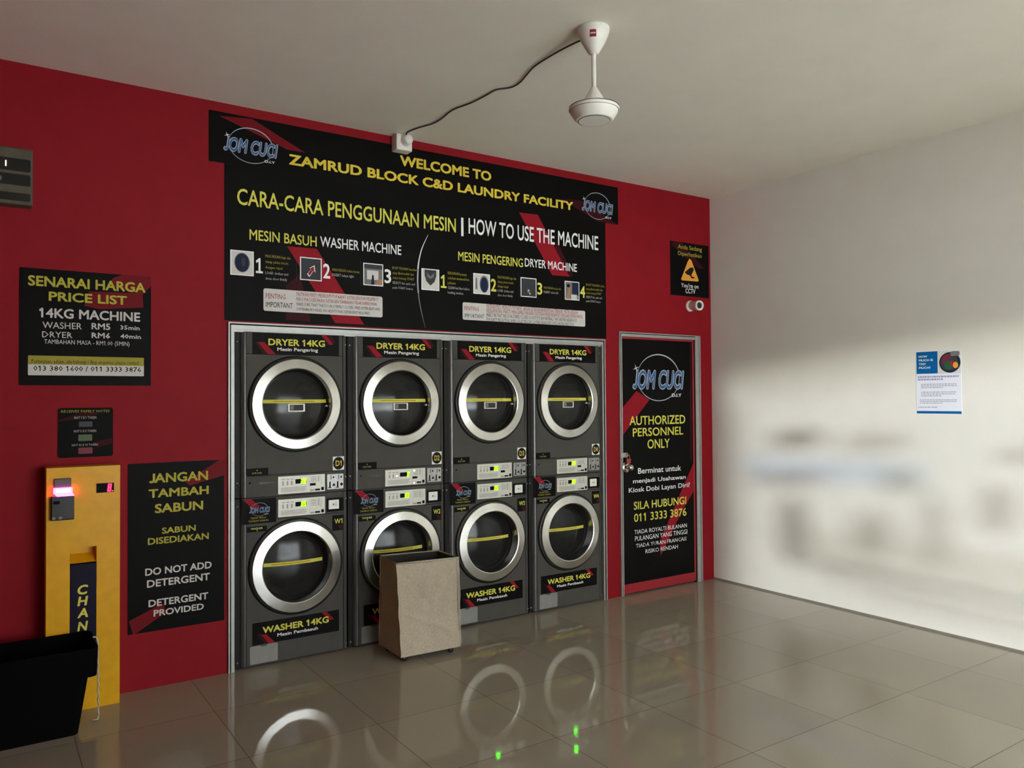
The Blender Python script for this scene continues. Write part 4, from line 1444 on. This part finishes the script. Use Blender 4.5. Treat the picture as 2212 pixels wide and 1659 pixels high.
# ------------------------------------------------------------------ black bin with a pale cord over its edge
def taper_box(mb, bot, top, z0, z1, m, r=0.03, thick=0.006, floor=True):
    """Open-topped tapered tub with rounded corners."""
    def ringpts(q, z, inset):
        x0, x1, y0, y1 = q[0] + inset, q[1] - inset, q[2] + inset, q[3] - inset
        p = []
        for cx, cy, a0 in ((x1 - r, y1 - r, 0), (x0 + r, y1 - r, 90), (x0 + r, y0 + r, 180), (x1 - r, y0 + r, 270)):
            for k in range(5):
                a = math.radians(a0 + 22.5 * k)
                p.append((cx + r * math.cos(a), cy + r * math.sin(a), z))
        return p
    rows = [ringpts(bot, z0, 0), ringpts(top, z1, 0), ringpts(top, z1, thick), ringpts(bot, z0 + thick, thick)]
    n = len(rows[0])
    v = [p for r_ in rows for p in r_]
    f = [(j * n + k, j * n + (k + 1) % n, (j + 1) * n + (k + 1) % n, (j + 1) * n + k) for j in range(3) for k in range(n)]
    if floor:
        f += [tuple(range(n - 1, -1, -1)), tuple(3 * n + k for k in range(n))]
    mb.mesh(v, f, m)


NO = (-5.02, -0.31, 0.0)
bn = thing('storage_bin', 'black plastic bin with a deep rim in front of the yellow cabinet', 'bin', NO)
b = MB()
taper_box(b, (-5.30, -4.755, -0.445, -0.185), (-5.345, -4.712, -0.462, -0.165), 0.0, 0.285, M_BIN)
b.build('tub', bn, NO)
b = MB()
taper_box(b, (-5.365, -4.682, -0.478, -0.148), (-5.370, -4.677, -0.482, -0.145), 0.262, 0.392, M_BIN, floor=False)
b.build('rim', bn, NO)
CO = (-4.662, -0.312, 0.0)
b = MB()
pts = [(-4.686, -0.312, 0.3985), (-4.678, -0.312, 0.4005), (-4.671, -0.312, 0.396), (-4.666, -0.312, 0.384)]
for k in range(26):
    t = k / 25
    pts.append((-4.664 + 0.0025 * math.sin(k * 1.9) + 0.004 * t, -0.312 + 0.003 * math.sin(k * 1.3), 0.372 - 0.36 * t))
pts += [(-4.664, -0.318, 0.006), (-4.676, -0.316, 0.005), (-4.688, -0.312, 0.005)]
b.tube(pts, [0.004 + 0.0012 * math.sin(i * 2.2) for i in range(len(pts))], M_WCORD, 7)
tag(b.build('cord', None, CO), 'pale frayed cord hanging from the black bin rim down to the floor', 'cord')

# ------------------------------------------------------------------ canvas hamper on castors
HO = (-2.93, -0.30, 0.0)
hp = thing('laundry_hamper', 'beige canvas laundry hamper on black castors in front of washer 2', 'laundry hamper', HO)
BOT = [Vector(p) for p in ((-3.114, -0.425, 0.034), (-2.725, -0.439, 0.034), (-2.726, -0.135, 0.034), (-3.115, -0.121, 0.034))]
TOP = [Vector(p) for p in ((-3.138, -0.420, 0.578), (-2.756, -0.474, 0.578), (-2.752, -0.214, 0.578), (-3.114, -0.146, 0.578))]
from mathutils import noise as mnoise


def hamper_side(mb, i, m, inset, amp, nu=36, nv=48):
    j = (i + 1) % 4
    cen_b, cen_t = sum(BOT, Vector()) / 4, sum(TOP, Vector()) / 4
    A, B, C_, D = BOT[i], BOT[j], TOP[i], TOP[j]
    nrm = (B - A).cross(Vector((0, 0, 1))).normalized()
    v, f = [], []
    for q in range(nv + 1):
        t = q / nv
        for k in range(nu + 1):
            s = k / nu
            p = A.lerp(B, s).lerp(C_.lerp(D, s), t)
            w = math.sin(PI * s) ** 0.6 * math.sin(PI * min(1, t * 1.02)) ** 0.5 if 0 < s < 1 and t > 0 else 0
            d = amp * w * (1.1 * mnoise.noise(Vector((p.x * 7, p.y * 7 + i, p.z * 5))) + 0.5 * mnoise.noise(Vector((p.x * 18, p.z * 14, i * 3.3))))
            d += amp * w * (0.5 * math.exp(-((t - 0.30 + 0.35 * (s - 0.55)) / 0.025) ** 2) * (1 if s > 0.35 else s / 0.35) - 0.75 * math.exp(-((t - 0.97 + 0.9 * s) / 0.06) ** 2) * max(0, 1 - s * 1.4))
            d -= amp * 0.8 * math.sin(PI * s) * math.sin(PI * t)
            p = p + nrm * (d - inset)
            v.append(tuple(p))
    for q in range(nv):
        for k in range(nu):
            a = q * (nu + 1) + k
            f.append((a, a + 1, a + nu + 2, a + nu + 1))
    mb.mesh(v, f, m, True)


b = MB()
for i in range(4):
    hamper_side(b, i, M_LINEN, 0.0, 0.012)
b.mesh([tuple(p) for p in BOT], [(3, 2, 1, 0)], M_LINEN)
b.build('canvas_bag', hp, HO)
b = MB()
for i in range(4):
    hamper_side(b, i, M_LINER, 0.012, 0.008, 12, 16)
b.mesh([tuple(p + Vector((0, 0, 0.008))) for p in BOT], [(0, 1, 2, 3)], M_LINER)
b.build('lining', hp, HO)
b = MB()
b.tube([tuple(p) for p in TOP], 0.0055, M_LINEN, 8, True)
b.build('top_hem', hp, HO)
for i in range(4):
    b = MB()
    P0, P1 = BOT[i], TOP[i]
    b.tube([tuple(P0.lerp(P1, k / 14) + Vector((0.002 * math.sin(k * 1.7), 0.002 * math.cos(k), 0))) for k in range(15)], 0.004, M_LINEN, 6)
    b.build('corner_seam', hp, HO)
for sx in (0.10, 0.88):
    for sy in (0.12, 0.86):
        p = BOT[0].lerp(BOT[1], sx).lerp(BOT[3].lerp(BOT[2], sx), sy)
        b = MB()
        b.lathe([(0.0, -0.010), (0.013, -0.010), (0.016, -0.006), (0.016, 0.006), (0.013, 0.010), (0.0, 0.010)], (p.x, p.y, 0.016), 'y', M_RUBBER, 20)
        b.box(p.x - 0.010, p.x + 0.010, p.y - 0.014, p.y + 0.014, 0.024, 0.034, M_RUBBER)
        b.build('castor', hp, HO)

# ------------------------------------------------------------------ ceiling fan, its cable and wall point
FX, FY = -2.815, -1.839
FO = (FX, FY, H)
fan = thing('ceiling_fan', 'white ceiling fan with a conical canopy, thin rod and round motor', 'fan', FO)
b = MB()
b.lathe([(0.0, 0.0), (0.073, 0.0), (0.074, -0.006), (0.072, -0.020), (0.060, -0.052), (0.044, -0.082), (0.030, -0.104), (0.024, -0.114), (0.018, -0.118), (0.0, -0.118)], FO, 'z', M_WHITE_PL)
b.build('canopy', fan, FO)
b = MB()
b.lathe([(0.0105, -0.116), (0.0105, -0.278)], FO, 'z', M_WHITE_PL, 16)
b.build('down_rod', fan, FO)
b = MB()
b.lathe([(0.0105, -0.270), (0.016, -0.275), (0.030, -0.300), (0.048, -0.330), (0.064, -0.352), (0.067, -0.360), (0.0, -0.360)], FO, 'z', M_WHITE_PL)
b.build('rod_cover', fan, FO)
b = MB()
for prof in ([(0.0, -0.362), (0.106, -0.364), (0.112, -0.366)], [(0.112, -0.366), (0.1155, -0.371), (0.1155, -0.377), (0.113, -0.380)], [(0.110, -0.381), (0.106, -0.392), (0.090, -0.416), (0.083, -0.424)], [(0.083, -0.424), (0.074, -0.4245)]):
    b.lathe(prof, FO, 'z', M_WHITE_PL, 64)
b.build('motor_housing', fan, FO)
b = MB()
b.lathe([(0.100, -0.3605), (0.114, -0.3635)], FO, 'z', M_GREY_PL, 64)
b.lathe([(0.113, -0.380), (0.110, -0.381)], FO, 'z', M_GREY_PL, 64)
b.build('seam_ring', fan, FO)
b = MB()
b.lathe([(0.074, -0.4245), (0.073, -0.427), (0.071, -0.427)], FO, 'z', M_GREY_PL, 48)
b.lathe([(0.071, -0.427), (0.0, -0.429)], FO, 'z', M_WHITE_PL, 48)
b.build('bottom_cap', fan, FO)
b = MB()                                                    # small red badge on the canopy, towards the room
ca = math.atan2(CAM['loc'][1] - FY, CAM['loc'][0] - FX) - 0.03
v, uv = [], []
for zz, rr in ((-0.034, 0.0676), (-0.062, 0.0562)):
    for k in range(5):
        a = ca + (k - 2) * 0.058 * 0.066 / rr * 1.9
        v.append((FX + (rr + 0.0008) * math.cos(a), FY + (rr + 0.0008) * math.sin(a), H + zz))
f = [(k, k + 1, k + 6, k + 5) for k in range(4)]
b.mesh(v, f, INK['maroon'])
v2 = []
for zz, rr in ((-0.045, 0.0634), (-0.051, 0.0610)):
    for k in range(5):
        a = ca + (k - 2) * 0.058 * 0.066 / rr * 1.5
        v2.append((FX + (rr + 0.0014) * math.cos(a), FY + (rr + 0.0014) * math.sin(a), H + zz))
b.mesh(v2, f, INK['whiS'])
b.build('badge', fan, FO)

JO = (-2.897, 0.0, 3.16)
jb = thing('fan_junction_box', 'white junction box with a round flex outlet, where wall meets ceiling over the banner', 'junction box', JO)
b = MB()
b.box(-2.962, -2.852, -0.078, 0.0, 3.118, H - 0.001, M_WHITE_PL, 0.005)
b.build('box_case', jb, JO)
b = MB()
b.lathe([(0.0, -0.050), (0.020, -0.049), (0.029, -0.042), (0.031, -0.030), (0.031, -0.012), (0.036, -0.010), (0.036, 0.0)], (-2.897, -0.078, 3.178), 'y', M_WHITE_PL, 32)
b.build('flex_outlet', jb, JO)

CB = [(-2.900, -0.090, 3.205), (-2.914, -0.136, 3.2145), (-2.897, -0.241, 3.2145), (-2.856, -0.362, 3.2145), (-2.851, -0.467, 3.2145), (-2.865, -0.625, 3.2145), (-2.832, -0.775, 3.2145), (-2.819, -0.916, 3.2145), (-2.814, -1.012, 3.2145),
      (-2.764, -1.085, 3.2145), (-2.761, -1.168, 3.2145), (-2.789, -1.273, 3.2145), (-2.815, -1.381, 3.2140), (-2.820, -1.563, 3.212), (-2.822, -1.715, 3.202), (-2.820, -1.785, 3.192)]
sm = []
for i in range(len(CB) - 1):
    p0, p1, p2, p3 = (Vector(CB[min(max(k, 0), len(CB) - 1)]) for k in (i - 1, i, i + 1, i + 2))
    for t in (0, .2, .4, .6, .8):
        sm.append(tuple(0.5 * (2 * p1 + (p2 - p0) * t + (2 * p0 - 5 * p1 + 4 * p2 - p3) * t * t + (3 * p1 - p0 - 3 * p2 + p3) * t ** 3)))
sm.append(CB[-1])
b = MB()
b.tube(sm, 0.0042, M_CORD, 8)
tag(b.build('fan_cable', None, (-2.85, -0.9, 3.21)), 'thin dark cable running wavily across the ceiling to the fan', 'cable')

# ------------------------------------------------------------------ bullet camera under the warning sign
VO = (-0.255, 0.0, 2.29)
cc = thing('security_camera', 'small white bullet security camera under the black warning sign', 'camera', VO)
b = MB()
b.lathe([(0.0, -0.020), (0.040, -0.020), (0.046, -0.014), (0.046, 0.0)], VO, 'y', M_WHITE_PL, 32)
b.build('mount_base', cc, VO)
rot = Matrix.Translation((VO[0], -0.015, VO[2])) @ Matrix.Rotation(math.radians(-8), 4, 'Z') @ Matrix.Rotation(math.radians(4), 4, 'X')


def camera_part(name, prof, m):
    b = MB()
    b.lathe(prof, (0, 0, 0), 'y', m, 36)
    b.bm.transform(rot)
    return b.build(name, cc, VO)


camera_part('housing', [(0.0, 0.0), (0.036, -0.002), (0.038, -0.010), (0.038, -0.088), (0.041, -0.091), (0.041, -0.112), (0.036, -0.116), (0.030, -0.114), (0.026, -0.104)], M_WHITE_PL)
camera_part('lens', [(0.0, -0.106), (0.014, -0.107), (0.024, -0.106), (0.027, -0.103)], M_RUBBER)

# ------------------------------------------------------------------ poster on the white wall
PO = (0.0, -1.907, 1.413)
pp = thing('wall_poster', 'white paper poster with a blue heading block and round photo, on the white wall', 'poster', PO)


def on_wall(mb, name):
    """Turn artwork drawn in the x-z plane onto the white wall (its x becomes distance along the wall)."""
    for vtx in mb.bm.verts:
        x, y, z = vtx.co
        vtx.co = (y, -1.7625 - x, z)
    return mb.build(name, pp, PO)


b = MB()
b.rect(0, 1.413, 0.290, 1.824, -0.0012, INK['ppap'], 0.0)
on_wall(b, 'paper')
b = MB()
b.rect(0.004, 1.674, 0.143, 1.818, -0.0016, INK['pblu'])
b.rect(0.002, 1.4135, 0.288, 1.4300, -0.0016, INK['pblu'])
on_wall(b, 'blue_block')
b = MB()
for s, x1, z in (('HOW', 0.076, 1.7805), ('MUCH IS', 0.113, 1.7560), ('TOO', 0.064, 1.7310), ('MUCH?', 0.096, 1.7065)):
    b.text(s, 0.020, z, x1, z + 0.0135, -0.0020, INK['whi'], 0.015)
on_wall(b, 'lettering')
b = MB()
b.rect(0.146, 1.672, 0.288, 1.818, -0.0016, INK['pan'])
b.disc(0.220, 1.742, 0.067, 0.066, -0.0019, INK['navy'], 40)
b.disc(0.217, 1.745, 0.055, 0.054, -0.0022, INK['dgry'], 40)
b.disc(0.190, 1.752, 0.024, 0.022, -0.0025, INK['ppnk'], 24)
b.disc(0.205, 1.778, 0.030, 0.018, -0.0026, INK['ppnk'], 24)
b.disc(0.212, 1.724, 0.026, 0.028, -0.0027, INK['pgrn'], 24)
b.disc(0.256, 1.724, 0.016, 0.020, -0.0028, INK['ora'], 24)
b.disc(0.235, 1.735, 0.012, 0.020, -0.00275, INK['maroon'], 24)
b.rrect(0.226, 1.782, 0.282, 1.812, 0.010, -0.0028, INK['gry'])
on_wall(b, 'photo_print')
b = MB()
random.seed(3)


def greek(x0, x1, z0, z1, rows, ink):
    h = (z1 - z0) / rows
    for r in range(rows):
        x = x0
        end = x1 if r < rows - 1 else x0 + (x1 - x0) * 0.62
        while x < end - 0.004:
            w = min(random.uniform(0.006, 0.020), end - x)
            b.rect(x, z1 - h * (r + 0.72), x + w, z1 - h * (r + 0.12), -0.0018, INK[ink])
            x += w + 0.0035


greek(0.012, 0.274, 1.626, 1.660, 2, 'ptx2')
greek(0.032, 0.262, 1.576, 1.609, 3, 'ptxt')
greek(0.032, 0.254, 1.522, 1.558, 3, 'ptxt')
greek(0.022, 0.260, 1.476, 1.507, 3, 'ptxt')
greek(0.010, 0.216, 1.448, 1.460, 1, 'ptxt')
on_wall(b, 'body_print')
